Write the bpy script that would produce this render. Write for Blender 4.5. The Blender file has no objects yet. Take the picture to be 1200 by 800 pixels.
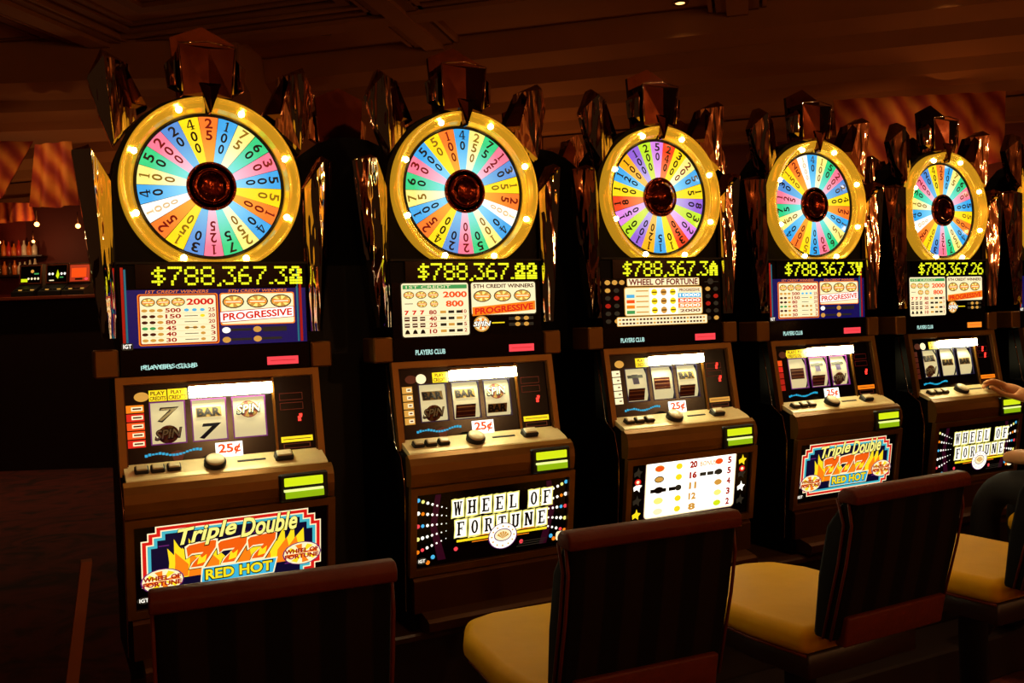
import bpy, math, random
from mathutils import Vector, Matrix
random.seed(7)
R = math.radians
S = bpy.context.scene
COL = S.collection

# ------------------------------------------------------------------ camera, world, exposure
YAW, PIT, ROL = R(27.173), R(1.1717), R(-2.080)
CAMZ = 1.40
fw = Vector((math.sin(YAW)*math.cos(PIT), math.cos(YAW)*math.cos(PIT), -math.sin(PIT)))
rt = Vector((math.cos(YAW), -math.sin(YAW), 0))
up = rt.cross(fw)
cr, sr = math.cos(ROL), math.sin(ROL)
cx = rt*cr + up*sr
cy = up*cr - rt*sr
cam_d = bpy.data.cameras.new('camera')
cam_d.sensor_width = 36
cam_d.lens = 1080.98/1200*36
cam_d.clip_start = .05
cam = bpy.data.objects.new('camera', cam_d)
COL.objects.link(cam)
M3 = Matrix((cx, cy, -fw)).transposed()
cam.matrix_world = Matrix.Translation((0, 0, CAMZ)) @ M3.to_4x4()
S.camera = cam
S.view_settings.view_transform = 'Standard'
S.view_settings.look = 'None'
S.view_settings.exposure = 0
S.view_settings.gamma = 1
S.view_settings.use_curve_mapping = False
w = bpy.data.worlds.new('dim_hall')
S.world = w
w.use_nodes = True
w.node_tree.nodes['Background'].inputs[0].default_value = (1, .42, .16, 1)
w.node_tree.nodes['Background'].inputs[1].default_value = .016
S.cycles.max_bounces = 6
S.cycles.diffuse_bounces = 3
S.cycles.glossy_bounces = 4
S.cycles.transparent_max_bounces = 6
S.cycles.caustics_reflective = False
S.cycles.caustics_refractive = False
S.cycles.sample_clamp_indirect = 4

# ------------------------------------------------------------------ materials
def lin(c):
    return tuple(((v/255)/12.92 if v/255 <= .04045 else ((v/255+.055)/1.055)**2.4) for v in c)
MATS = {}
def mat(name, col, rough=.5, metal=0., emit=0., ecol=None, noise=.12, scale=30., bump=0., bscale=20., coat=0., spec=.5, bstretch=None):
    """principled material, its colour gently varied by noise; colours are sRGB 0-255"""
    if name in MATS: return MATS[name]
    m = bpy.data.materials.new(name); m.use_nodes = True
    nt = m.node_tree; b = nt.nodes['Principled BSDF']
    c = lin(col)
    tc = nt.nodes.new('ShaderNodeTexCoord')
    nz = nt.nodes.new('ShaderNodeTexNoise'); nz.inputs['Scale'].default_value = scale; nz.inputs['Detail'].default_value = 3
    nt.links.new(tc.outputs['Object'], nz.inputs['Vector'])
    mx = nt.nodes.new('ShaderNodeMix'); mx.data_type = 'RGBA'
    mx.inputs[6].default_value = (*[v*(1-noise) for v in c], 1)
    mx.inputs[7].default_value = (*[min(1, v*(1+noise)) for v in c], 1)
    nt.links.new(nz.outputs['Fac'], mx.inputs[0])
    nt.links.new(mx.outputs[2], b.inputs['Base Color'])
    b.inputs['Roughness'].default_value = rough
    b.inputs['Metallic'].default_value = metal
    b.inputs['Coat Weight'].default_value = coat
    b.inputs['Specular IOR Level'].default_value = spec
    if emit:
        e = lin(ecol or col)
        b.inputs['Emission Color'].default_value = (*e, 1)
        b.inputs['Emission Strength'].default_value = emit
        if not metal: 
            mx.inputs[6].default_value = (*[v*.35 for v in c], 1); mx.inputs[7].default_value = (*[v*.4 for v in c], 1)
    if bump:
        src = tc.outputs['Object']
        if bstretch:
            mp = nt.nodes.new('ShaderNodeMapping'); mp.inputs['Scale'].default_value = bstretch; nt.links.new(src, mp.inputs[0]); src = mp.outputs[0]
        n2 = nt.nodes.new('ShaderNodeTexNoise'); n2.inputs['Scale'].default_value = bscale; n2.inputs['Detail'].default_value = 2
        nt.links.new(src, n2.inputs['Vector'])
        bp = nt.nodes.new('ShaderNodeBump'); bp.inputs['Strength'].default_value = bump; bp.inputs['Distance'].default_value = .02
        nt.links.new(n2.outputs['Fac'], bp.inputs['Height']); nt.links.new(bp.outputs['Normal'], b.inputs['Normal'])
    MATS[name] = m
    return m
def lit(name, col, s=1.0, rough=.3):
    """a backlit printed plastic or glass"""
    return mat(name, col, rough, emit=s)
BLK = mat('black_lacquer', (6, 4, 4), .5, noise=.2, spec=.15)
BLKM = mat('black_metal', (9, 7, 7), .55)
GLOSSBLK = mat('black_glass', (6, 5, 6), .12)
BRONZE = mat('bronze_metal', (136, 92, 32), .34, .6, noise=.18, scale=14)
BRONZED = mat('dark_bronze_metal', (88, 50, 18), .42, .7, noise=.2, scale=14)
DECKM = mat('brushed_champagne_metal', (236, 214, 160), .4, .15, noise=.08, scale=60)
CHROME = mat('polished_chrome', (240, 215, 190), .05, 1., noise=.05, bump=.9, bscale=12, bstretch=(2.5, 1, .35))
SMOKE = mat('smoked_mirror', (120, 80, 62), .07, 1., noise=.1, bump=.12, bscale=6)
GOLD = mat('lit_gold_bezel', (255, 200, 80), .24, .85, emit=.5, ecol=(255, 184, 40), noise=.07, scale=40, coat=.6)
HUBM = mat('dark_red_bronze_dome', (120, 48, 26), .14, 1., noise=.3, scale=40, bump=.25, bscale=30)
INK = mat('black_ink', (14, 10, 18), .5)
INKR = mat('dark_red_ink', (150, 14, 16), .5, emit=.5)
INKY = mat('olive_gold_ink', (170, 126, 24), .5, emit=.6)
INKP = mat('pale_tan_ink', (240, 205, 150), .5, emit=.8)

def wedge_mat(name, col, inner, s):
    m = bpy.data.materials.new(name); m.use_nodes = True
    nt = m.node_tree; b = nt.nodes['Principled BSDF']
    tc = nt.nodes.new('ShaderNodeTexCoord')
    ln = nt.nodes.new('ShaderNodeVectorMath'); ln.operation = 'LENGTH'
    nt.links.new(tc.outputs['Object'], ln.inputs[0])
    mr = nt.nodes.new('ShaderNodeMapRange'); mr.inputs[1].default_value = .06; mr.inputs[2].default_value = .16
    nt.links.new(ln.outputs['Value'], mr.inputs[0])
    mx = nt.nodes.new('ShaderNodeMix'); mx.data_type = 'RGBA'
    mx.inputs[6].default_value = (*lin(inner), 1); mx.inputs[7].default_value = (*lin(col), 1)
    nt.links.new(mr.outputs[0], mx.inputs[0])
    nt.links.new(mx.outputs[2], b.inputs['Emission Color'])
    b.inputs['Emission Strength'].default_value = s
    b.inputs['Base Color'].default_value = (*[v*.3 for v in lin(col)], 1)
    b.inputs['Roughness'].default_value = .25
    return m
WS = 1.05
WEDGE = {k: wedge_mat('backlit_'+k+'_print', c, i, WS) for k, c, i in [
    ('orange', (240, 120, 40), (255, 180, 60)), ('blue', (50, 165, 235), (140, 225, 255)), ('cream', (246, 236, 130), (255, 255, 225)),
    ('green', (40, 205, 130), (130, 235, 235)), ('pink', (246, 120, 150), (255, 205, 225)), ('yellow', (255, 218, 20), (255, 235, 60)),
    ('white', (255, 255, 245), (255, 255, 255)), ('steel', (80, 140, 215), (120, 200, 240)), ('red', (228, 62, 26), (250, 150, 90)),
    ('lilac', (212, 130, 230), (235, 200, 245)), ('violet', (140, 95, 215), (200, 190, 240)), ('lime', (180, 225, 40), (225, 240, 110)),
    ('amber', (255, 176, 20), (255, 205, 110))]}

# ------------------------------------------------------------------ mesh helpers
CACHE = {}
def add_props(o, label=None, cat=None, group=None, kind=None):
    if label: o['label'] = label
    if cat: o['category'] = cat
    if group: o['group'] = group
    if kind: o['kind'] = kind
    return o
def empty(name, loc=(0, 0, 0), rz=0, **k):
    o = bpy.data.objects.new(name, None); COL.objects.link(o)
    o.location = loc; o.rotation_euler.z = rz; o.empty_display_size = .1
    return add_props(o, **k)
class MB:
    """collects faces; several materials allowed for printed art"""
    def __init__(s): s.v = []; s.f = []; s.m = []; s.mats = []; s.sm = []
    def mi(s, m):
        if m not in s.mats: s.mats.append(m)
        return s.mats.index(m)
    def add(s, vs, fs, m, smooth=False):
        k = len(s.v); s.v += [tuple(p) for p in vs]; i = s.mi(m)
        for f in fs: s.f.append(tuple(k+q for q in f)); s.m.append(i); s.sm.append(smooth)
        return s
    def box(s, x0, x1, y0, y1, z0, z1, m):
        return s.add([(x, y, z) for x in (x0, x1) for y in (y0, y1) for z in (z0, z1)],
                     [(0, 1, 3, 2), (4, 6, 7, 5), (0, 4, 5, 1), (2, 3, 7, 6), (0, 2, 6, 4), (1, 5, 7, 3)], m)
    def bbox(s, x0, x1, y0, y1, z0, z1, m, b=.004):
        """box with chamfered edges"""
        vs = []
        for x, sx in ((x0, 1), (x1, -1)):
            for y, sy in ((y0, 1), (y1, -1)):
                for z, sz in ((z0, 1), (z1, -1)):
                    vs += [(x, y+sy*b, z+sz*b), (x+sx*b, y, z+sz*b), (x+sx*b, y+sy*b, z)]
        def c(i, j, k, a): return (i*4+j*2+k)*3+a
        fs = []
        for i in (0, 1): fs.append((c(i,0,0,0), c(i,1,0,0), c(i,1,1,0), c(i,0,1,0)))
        for j in (0, 1): fs.append((c(0,j,0,1), c(1,j,0,1), c(1,j,1,1), c(0,j,1,1)))
        for k in (0, 1): fs.append((c(0,0,k,2), c(1,0,k,2), c(1,1,k,2), c(0,1,k,2)))
        for j in (0, 1):
            for k in (0, 1): fs.append((c(0,j,k,1), c(1,j,k,1), c(1,j,k,2), c(0,j,k,2)))
        for i in (0, 1):
            for k in (0, 1): fs.append((c(i,0,k,0), c(i,1,k,0), c(i,1,k,2), c(i,0,k,2)))
            for j in (0, 1): fs.append((c(i,j,0,0), c(i,j,1,0), c(i,j,1,1), c(i,j,0,1)))
        for i in (0, 1):
            for j in (0, 1):
                for k in (0, 1): fs.append((c(i,j,k,0), c(i,j,k,1), c(i,j,k,2)))
        return s.add(vs, fs, m)
    def profile_x(s, pts, x0, x1, m):
        """(y,z) outline extruded along x"""
        n = len(pts)
        return s.add([(x0, *p) for p in pts]+[(x1, *p) for p in pts],
                     [tuple(range(n)), tuple(range(2*n-1, n-1, -1))]+[(i, (i+1) % n, n+(i+1) % n, n+i) for i in range(n)], m)
    def profile_y(s, pts, y0, y1, m):
        """(x,z) outline extruded along y"""
        n = len(pts)
        return s.add([(p[0], y0, p[1]) for p in pts]+[(p[0], y1, p[1]) for p in pts],
                     [tuple(range(n)), tuple(range(2*n-1, n-1, -1))]+[(i, (i+1) % n, n+(i+1) % n, n+i) for i in range(n)], m)
    def profile_z(s, pts, z0, z1, m):
        n = len(pts)
        return s.add([(*p, z0) for p in pts]+[(*p, z1) for p in pts],
                     [tuple(range(n)), tuple(range(2*n-1, n-1, -1))]+[(i, (i+1) % n, n+(i+1) % n, n+i) for i in range(n)], m)
    def lathe(s, prof, c, m, n=24, axis='y', smooth=True, cap=True):
        """(r, h) rows turned around an axis through c"""
        vs, fs = [], []
        for r, h in prof:
            for i in range(n):
                a = 2*math.pi*i/n
                u, v = r*math.cos(a), r*math.sin(a)
                vs.append((c[0]+u, c[1]+h, c[2]+v) if axis == 'y' else (c[0]+u, c[1]+v, c[2]+h))
        for j in range(len(prof)-1):
            for i in range(n):
                fs.append((j*n+i, j*n+(i+1) % n, (j+1)*n+(i+1) % n, (j+1)*n+i))
        if cap and prof[0][0] > 1e-4: fs.append(tuple(range(n)))
        if cap and prof[-1][0] > 1e-4: fs.append(tuple(range((len(prof)-1)*n, len(prof)*n)))
        return s.add(vs, fs, m, smooth)
    def tube(s, pts, r, m, n=8):
        pts = [Vector(p) for p in pts]; vs, fs = [], []
        for k, p in enumerate(pts):
            t = (pts[min(k+1, len(pts)-1)]-pts[max(k-1, 0)]).normalized()
            a = t.cross(Vector((0, 0, 1)) if abs(t.z) < .9 else Vector((1, 0, 0))).normalized(); b = t.cross(a)
            rr = r[k] if isinstance(r, (list, tuple)) else r
            for i in range(n):
                q = 2*math.pi*i/n
                vs.append(p+a*rr*math.cos(q)+b*rr*math.sin(q))
        for k in range(len(pts)-1):
            for i in range(n): fs.append((k*n+i, k*n+(i+1) % n, (k+1)*n+(i+1) % n, (k+1)*n+i))
        fs += [tuple(range(n)), tuple(range((len(pts)-1)*n, len(pts)*n))]
        return s.add(vs, fs, m, True)
    def mesh(s, name, fix=True):
        me = bpy.data.meshes.new(name)
        me.from_pydata(s.v, [], s.f)
        for m in s.mats: me.materials.append(m)
        me.polygons.foreach_set('material_index', s.m)
        me.polygons.foreach_set('use_smooth', s.sm)
        if fix:
            import bmesh
            bm = bmesh.new(); bm.from_mesh(me); bmesh.ops.recalc_face_normals(bm, faces=bm.faces[:]); bm.to_mesh(me); bm.free()
        me.update()
        return me
def link(name, me, parent=None, loc=(0, 0, 0), rot=(0, 0, 0), **k):
    o = bpy.data.objects.new(name, me); COL.objects.link(o)
    o.parent = parent; o.location = loc; o.rotation_euler = rot
    return add_props(o, **k)
def shared(key, fn, fix=True):
    if key not in CACHE:
        b = MB(); fn(b); CACHE[key] = b.mesh(key.split('|')[0], fix)
    return CACHE[key]

# glyphs: outline meshes of the built-in font, unit box (0..1)
GLY = {}
def glyphs(txt, bold=.0, shear=0.):
    key = (txt, bold, shear)
    if key in GLY: return GLY[key]
    c = bpy.data.curves.new('t', 'FONT'); c.body = txt; c.size = 1; c.offset = bold; c.shear = shear; c.resolution_u = 3; c.fill_mode = 'FRONT'; c.dimensions = '2D'
    o = bpy.data.objects.new('t', c)
    me = bpy.data.meshes.new_from_object(o)
    vs = [v.co.copy() for v in me.vertices]; fs = [tuple(p.vertices) for p in me.polygons]
    bpy.data.objects.remove(o); bpy.data.curves.remove(c); bpy.data.meshes.remove(me)
    if not vs: vs, fs = [Vector((0, 0, 0)), Vector((1, 0, 0)), Vector((1, 1, 0))], [(0, 1, 2)]
    x0, x1 = min(v.x for v in vs), max(v.x for v in vs); y0, y1 = min(v.y for v in vs), max(v.y for v in vs)
    GLY[key] = ([((v.x-x0)/max(1e-6, x1-x0), (v.y-y0)/max(1e-6, y1-y0)) for v in vs], fs)
    return GLY[key]
class Art(MB):
    """flat print on a plane through (yt,zt) and (yb,zb); drawn in front elevation x, z; d lifts a layer off the plane"""
    def __init__(s, yt, zt, yb, zb):
        super().__init__(); s.yt, s.zt, s.yb, s.zb = yt, zt, yb, zb
        L = math.hypot(yb-yt, zb-zt); s.n = ((zb-zt)/L, -(yb-yt)/L)
    def P(s, x, z, d=0):
        y = s.yt+(s.yb-s.yt)*(s.zt-z)/(s.zt-s.zb)
        return (x, y+s.n[0]*d, z+s.n[1]*d)
    def poly(s, pts, m, d): 
        return s.add([s.P(x, z, d) for x, z in pts], [tuple(range(len(pts)))], m)
    def rect(s, x0, x1, z0, z1, m, d=.001): return s.poly([(x0, z0), (x1, z0), (x1, z1), (x0, z1)], m, d)
    def slab(s, x0, x1, z0, z1, m, d0, d1):
        q = [s.P(x, z, d) for d in (d0, d1) for x, z in ((x0, z0), (x1, z0), (x1, z1), (x0, z1))]
        return s.add(q, [(0, 1, 2, 3), (7, 6, 5, 4), (0, 1, 5, 4), (1, 2, 6, 5), (2, 3, 7, 6), (3, 0, 4, 7)], m)
    def rrect(s, x0, x1, z0, z1, r, m, d=.001):
        pts = []
        for cx_, cz_, a0 in ((x1-r, z1-r, 0), (x0+r, z1-r, 90), (x0+r, z0+r, 180), (x1-r, z0+r, 270)):
            for k in range(5): a = R(a0+k*22.5); pts.append((cx_+r*math.cos(a), cz_+r*math.sin(a)))
        return s.poly(pts, m, d)
    def ell(s, x, z, rx, rz, m, d=.001, n=18):
        return s.poly([(x+rx*math.cos(2*math.pi*i/n), z+rz*math.sin(2*math.pi*i/n)) for i in range(n)], m, d)
    def text(s, t, x0, x1, z0, z1, m, d=.002, bold=0., shear=0., rise=0., arc=0.):
        """fill the box with the text; rise slants the base line, arc bows it"""
        vs, fs = glyphs(t, bold, shear)
        q = [s.P(x0+(x1-x0)*u, z0+(z1-z0)*v+rise*u+arc*4*u*(1-u), d) for u, v in vs]
        return s.add(q, fs, m)
    def frame(s, x0, x1, z0, z1, t, m, d0, d1):
        s.slab(x0, x1, z1-t, z1, m, d0, d1); s.slab(x0, x1, z0, z0+t, m, d0, d1)
        s.slab(x0, x0+t, z0+t, z1-t, m, d0, d1); return s.slab(x1-t, x1, z0+t, z1-t, m, d0, d1)

class ReelArt(Art):
    def P(s, x, z, d=0): return Art.P(s, x, z, d-.0045-.022*((z-1.1775)/.062)**2)
# slab-serif capitals built from strokes, unit box
def slab_letter(c):
    st, sf = .26, .11
    def r(x0, x1, z0, z1): return [(x0, z0), (x1, z0), (x1, z1), (x0, z1)]
    def stem(x, z0=0, z1=1, lo=True, hi=True, ov=.1):
        o = [r(x-st/2, x+st/2, z0, z1)]
        if lo: o.append(r(x-st/2-ov, x+st/2+ov, z0, z0+sf))
        if hi: o.append(r(x-st/2-ov, x+st/2+ov, z1-sf, z1))
        return o
    def bar(a, b, wd): 
        return [[(a[0]-wd/2, a[1]), (a[0]+wd/2, a[1]), (b[0]+wd/2, b[1]), (b[0]-wd/2, b[1])]]
    if c == 'H': return stem(.22)+stem(.78)+[r(.2, .8, .44, .56)]
    if c == 'E': return stem(.28)+[r(.2, .92, 0, sf), r(.2, .92, 1-sf, 1), r(.3, .68, .45, .56), r(.8, .92, 0, .28), r(.8, .92, .72, 1), r(.6, .68, .36, .65)]
    if c == 'F': return stem(.28)+[r(.2, .92, 1-sf, 1), r(.3, .68, .45, .56), r(.8, .92, .7, 1), r(.6, .68, .36, .65)]
    if c == 'L': return stem(.3)+[r(.2, .95, 0, sf), r(.82, .95, 0, .32)]
    if c == 'T': return stem(.5, hi=False)+[r(.05, .95, 1-sf, 1), r(.05, .17, .7, 1), r(.83, .95, .7, 1)]
    if c == 'U': return stem(.24, .2, 1, lo=False)+stem(.78, .2, 1, lo=False)+[[(.11, .22), (.2, .05), (.4, 0), (.62, 0), (.82, .05), (.91, .22), (.65, .22), (.55, .13), (.45, .13), (.37, .22)]]
    if c == 'N': return stem(.18, ov=.08)+stem(.84, lo=False, ov=.08)+bar((.78, 0), (.24, 1), .26)
    if c == 'W': return bar((.3, 0), (.16, 1), .22)+bar((.3, 0), (.5, .9), .12)+bar((.7, 0), (.52, .9), .22)+bar((.7, 0), (.86, 1), .12)+[r(.0, .34, 1-sf, 1), r(.72, 1, 1-sf, 1), r(.4, .64, 1-sf, 1)]
    if c in 'O':
        n = 14; o = []
        for i in range(n):
            a, b = 2*math.pi*i/n, 2*math.pi*(i+1)/n
            o.append([(.5+.42*math.cos(a), .5+.5*math.sin(a)), (.5+.42*math.cos(b), .5+.5*math.sin(b)), (.5+.16*math.cos(b), .5+.38*math.sin(b)), (.5+.16*math.cos(a), .5+.38*math.sin(a))])
        return o
    if c == 'R': return stem(.26)+[r(.3, .7, 1-sf, 1), r(.3, .7, .45, .55), r(.64, .88, .55, .95)]+bar((.84, 0), (.56, .46), .24)+[r(.74, 1, 0, sf)]
    return [r(.2, .8, 0, 1)]

# 5x7 dot-matrix characters
DOT = {'$': '00100 01111 10100 01110 00101 11110 00100', '7': '11111 00001 00010 00100 00100 01000 01000', '8': '01110 10001 10001 01110 10001 10001 01110',
       '3': '11111 00010 00100 00010 00001 10001 01110', '6': '00110 01000 10000 11110 10001 10001 01110', '2': '01110 10001 00001 00010 00100 01000 11111',
       '?': '01110 11011 10011 01110 11011 11111 11111', 'A': '00100 01110 11111 11011 11111 11011 11011', 'Y': '11011 11011 11111 01110 01110 00100 01110', '6b': '00010 00100 11110 11011 11111 11011 11111'}

# ------------------------------------------------------------------ lit prints
CREAM = lit('lit_cream', (255, 240, 190), 1.05)
WHITEL = lit('lit_white', (255, 250, 235), 1.3)
HOTW = lit('lit_hot_white', (255, 250, 238), 1.7)
LAMPW = lit('fluorescent_white', (255, 246, 190), 36)
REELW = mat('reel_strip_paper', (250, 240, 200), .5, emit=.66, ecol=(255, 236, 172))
NAVY = lit('lit_navy', (28, 22, 110), .55)
NAVYD = lit('lit_dark_navy', (18, 14, 60), .5)
REDL = lit('lit_red', (225, 30, 22), .9)
REDP = lit('lit_crimson_print', (200, 28, 18), .6)
CYANL = lit('lit_cyan', (70, 190, 205), .9)
TEALB = lit('lit_teal_stripe', (40, 130, 150), .6)
ORNG = lit('lit_orange', (250, 130, 20), 1.)
ORNGR = lit('lit_orange_red', (245, 80, 20), 1.)
YELL = lit('lit_yellow', (255, 225, 30), 1.)
YELLP = lit('lit_pale_yellow', (255, 245, 130), 1.)
LIMEL = lit('lit_lime', (205, 225, 20), 1.1)
LEDY = lit('led_yellow_green', (226, 232, 30), 1.25)
PINKR = lit('lit_pink_red', (250, 70, 80), 1.)
AMBERR = lit('lit_amber_readout', (255, 140, 40), 1.1)
LEDR = lit('led_red', (255, 50, 40), 2.5)
LEDRD = lit('led_dim_red', (90, 10, 10), .5)
GREENL = lit('lit_green', (70, 170, 90), .8)
SKYB = lit('lit_sky_blue', (80, 190, 240), .9)
BANNER = lit('lit_banner_blue', (60, 185, 225), .95)
CYTXT = lit('lit_cyan_text', (30, 170, 215), .9)
LEDTXT = lit('led_pale_cyan', (175, 225, 215), 1.)
PURP = lit('lit_purple', (120, 40, 130), .6)
SEVEN = lit('lit_flame_orange', (240, 95, 15), 1.)
TANL = lit('lit_tan', (225, 165, 70), .85)
BRWN = lit('lit_brown_print', (110, 40, 25), .35)
GREYP = mat('grey_print', (95, 95, 80), .5, emit=.12)
DKART = mat('dark_art_glass', (8, 5, 7), .14, spec=.3)
MAGD = lit('lit_dark_magenta', (70, 10, 40), .4)
BULB = mat('filament_bulb', (255, 225, 150), .3, emit=45, ecol=(255, 215, 130))

BELLY = (-.146, .952, -.113, .722)
REELP = (-.026, 1.286, -.060, 1.072)

def oval_logo(a, x, z, rx, rz, L=.0022):
    a.ell(x, z, rx*1.12, rz*1.12, PURP, L+.0016); a.ell(x, z, rx*1.05, rz*1.05, CREAM, L+.0019); 
    for k in range(8):
        t0, t1 = k*math.pi/4, k*math.pi/4+.45
        a.poly([(x, z), (x+rx*.92*math.cos(t0), z+rz*.92*math.sin(t0)), (x+rx*.92*math.cos(t1), z+rz*.92*math.sin(t1))], (ORNG, YELL)[k % 2], L+.0022)
    a.text('WHEEL OF', x-rx*1.0, x+rx*.95, z+rz*.05, z+rz*.5, REDP, L+.0028, .05)
    a.text('FORTUNE', x-rx*1.0, x+rx*.98, z-rz*.48, z-rz*.02, REDP, L+.0028, .05)

def belly_red_hot(a):
    def fr(x0, x1, z0, z1, c, m, d):
        a.poly([(x0+c, z0), (x1-c, z0), (x1-c, z0+c*.45), (x1-c*.45, z0+c*.45), (x1-c*.45, z0+c), (x1, z0+c), (x1, z1-c), (x1-c*.45, z1-c), (x1-c*.45, z1-c*.45), (x1-c, z1-c*.45), (x1-c, z1),
                (x0+c, z1), (x0+c, z1-c*.45), (x0+c*.45, z1-c*.45), (x0+c*.45, z1-c), (x0, z1-c), (x0, z0+c), (x0+c*.45, z0+c), (x0+c*.45, z0+c*.45), (x0+c, z0+c*.45)], m, d)
    fr(-.226, .224, .745, .932, .034, CREAM, .0004); fr(-.223, .221, .748, .929, .034, REDL, .0007); fr(-.214, .212, .756, .921, .034, CREAM, .001)
    fr(-.211, .209, .759, .918, .034, CYANL, .0012); fr(-.203, .201, .766, .911, .034, NAVYD, .0014)
    rr = random.Random(3)
    for k in range(26):
        x, z = rr.uniform(-.19, .17), rr.uniform(.775, .9); a.rect(x, x+.025, z, z+.003, PURP, .0016)
    for sx, x in ((-1, -.135), (-1, -.1), (1, .12), (1, .145), (-1, -.06), (1, .02), (1, .07)):
        z = .815+.012*rr.random()
        a.poly([(x-.03, z-.03), (x+.03, z-.03), (x+.034, z+.01), (x+.02*sx+.012, z+.055), (x+.008, z+.03), (x-.004+.01*sx, z+.07), (x-.014, z+.028), (x-.03, z+.048), (x-.026, z+.01)], YELL, .0019+.0001*rr.random())
        a.poly([(x-.016, z-.03), (x+.018, z-.03), (x+.02, z), (x+.012*sx, z+.035), (x-.012, z+.005)], ORNG, .0022)
    for k, x in enumerate((-.083, -.006, .068)):
        z = .816
        def sv(g, m, d):
            a.poly([(x-.037-g, z+.052+g), (x-.03, z+.058+g), (x+.028+g, z+.064+g), (x+.036+g, z+.062+g), (x+.034+g, z+.045), (x+.002+g, z-g), (x-.028-g, z-g), (x-.02-g, z+.012), (x+.004-g, z+.036-g), (x-.024, z+.036-g), (x-.034-g, z+.028-g)], m, d)
        sv(.006, INK, .0026); sv(.004, CREAM, .0029); sv(0, SEVEN, .0032); a.poly([(x-.012, z+.006), (x+.008, z+.01), (x+.012, z+.03), (x+.0, z+.022), (x-.006, z+.03)], YELL, .0035)
    a.poly([(-.088, .770), (.098, .770), (.108, .812), (-.084, .812)], CREAM, .0036)
    a.poly([(-.085, .772), (.095, .772), (.104, .809), (-.081, .809)], BANNER, .0038)
    a.text('RED HOT', -.078, .096, .775, .808, INK, .0041, .075); a.text('RED HOT', -.075, .093, .778, .805, YELL, .0044, .03)
    a.text('Triple', -.142, .006, .862, .92, INK, .0040, .055, .25, .012); a.text('Double', .012, .162, .874, .928, INK, .0040, .055, .25, .004)
    a.text('Triple', -.140, .004, .865, .919, YELLP, .0043, .025, .25, .012); a.text('Double', .014, .160, .877, .927, YELLP, .0043, .025, .25, .004)
    oval_logo(a, -.178, .793, .046, .028); oval_logo(a, .172, .812, .046, .028)
    a.ell(-.222, .748, .017, .009, GREYP, .0018); a.text('IGT', -.233, -.211, .743, .753, WHITEL, .002, .02)
def belly_tiles(a):
    rr = random.Random(5)
    for sx in (-1, 1):
        a.poly([(sx*.150, .74), (sx*.175, .74), (sx*.20, .84), (sx*.185, .93), (sx*.168, .93), (sx*.18, .84)], MAGD, .0006)
    tiles = [('WHEEL', -.138, .882), ('OF', .106, .882), ('FORTUNE', -.128, .822)]
    for word, x, z in tiles:
        for c in word:
            q = .0022*math.sin(x*90)
            a.poly([(x+.001, z-.028+q), (x+.012, z-.026+q), (x+.022, z-.028+q), (x+.0425, z-.026), (x+.0415, z), (x+.0425, z+.030), (x+.022, z+.028), (x+.012, z+.030), (x+.001, z+.028), (x+.0025, z)], YELLP, .0014)
            a.poly([(x+.004, z-.024), (x+.039, z-.023), (x+.038, z), (x+.039, z+.026), (x+.004, z+.025), (x+.0055, z)], WHITEL, .0017)
            for pg in slab_letter(c): a.poly([(x+.0085+.026*u, z-.019+.040*v) for u, v in pg], INK, .0021)
            x += .0437
    a.rect(-.118, .175, .7835, .7905, YELL, .0012); a.rect(-.075, .135, .794, .7965, ORNG, .0012); a.rect(-.07, .115, .7775, .780, ORNG, .0012)
    a.ell(.028, .783, .047, .039, PURP, .002, 28); a.ell(.028, .783, .044, .037, WHITEL, .0023, 28); a.ell(.028, .786, .029, .019, PURP, .0026, 24); a.ell(.028, .786, .026, .0165, CREAM, .0028, 24)
    for k in range(12):
        t = math.pi*2*k/12; a.ell(.028+.036*math.cos(t), .783+.029*math.sin(t), .003, .003, TANL, .003, 6)
    for k in range(5): a.poly([(.028, .775), (.028+.022*math.cos(R(25+26*k)), .775+.022*math.sin(R(25+26*k))), (.028+.022*math.cos(R(45+26*k)), .775+.022*math.sin(R(45+26*k)))], TANL, .003)
    cols = [WHITEL, ORNG, PINKR, SKYB, YELLP]
    for sx in (-1, 1):
        for k in range(5):
            z0 = .772+.037*k; z1 = .80+.022*k
            for j in range(7):
                t = j/6; x = sx*(.236-.085*t); z = z0+(z1-z0)*t; r = .0062-.0046*t
                a.ell(x, z, r, r, cols[(k*3+(0 if j > 1 else j+1)) % 5] if j < 2 else WHITEL, .001, 7)
    for x, z, c in ((-.19, .752, SKYB), (-.12, .765, PINKR), (.09, .757, PINKR), (.19, .76, SKYB), (.2, .75, ORNG), (-.205, .738, ORNG)): a.ell(x, z, .0065, .0065, c, .001, 9)
    a.rrect(.207, .236, .742, .77, .008, CREAM, .0012)
    for k in range(3): a.rect(.075+.006*k, .165+.004*k, .742+.0065*k, .7445+.0065*k, GREYP, .001)
    a.ell(-.223, .745, .016, .010, GREYP, .0018); a.text('IGT', -.233, -.213, .740, .750, WHITEL, .002, .02)
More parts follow.
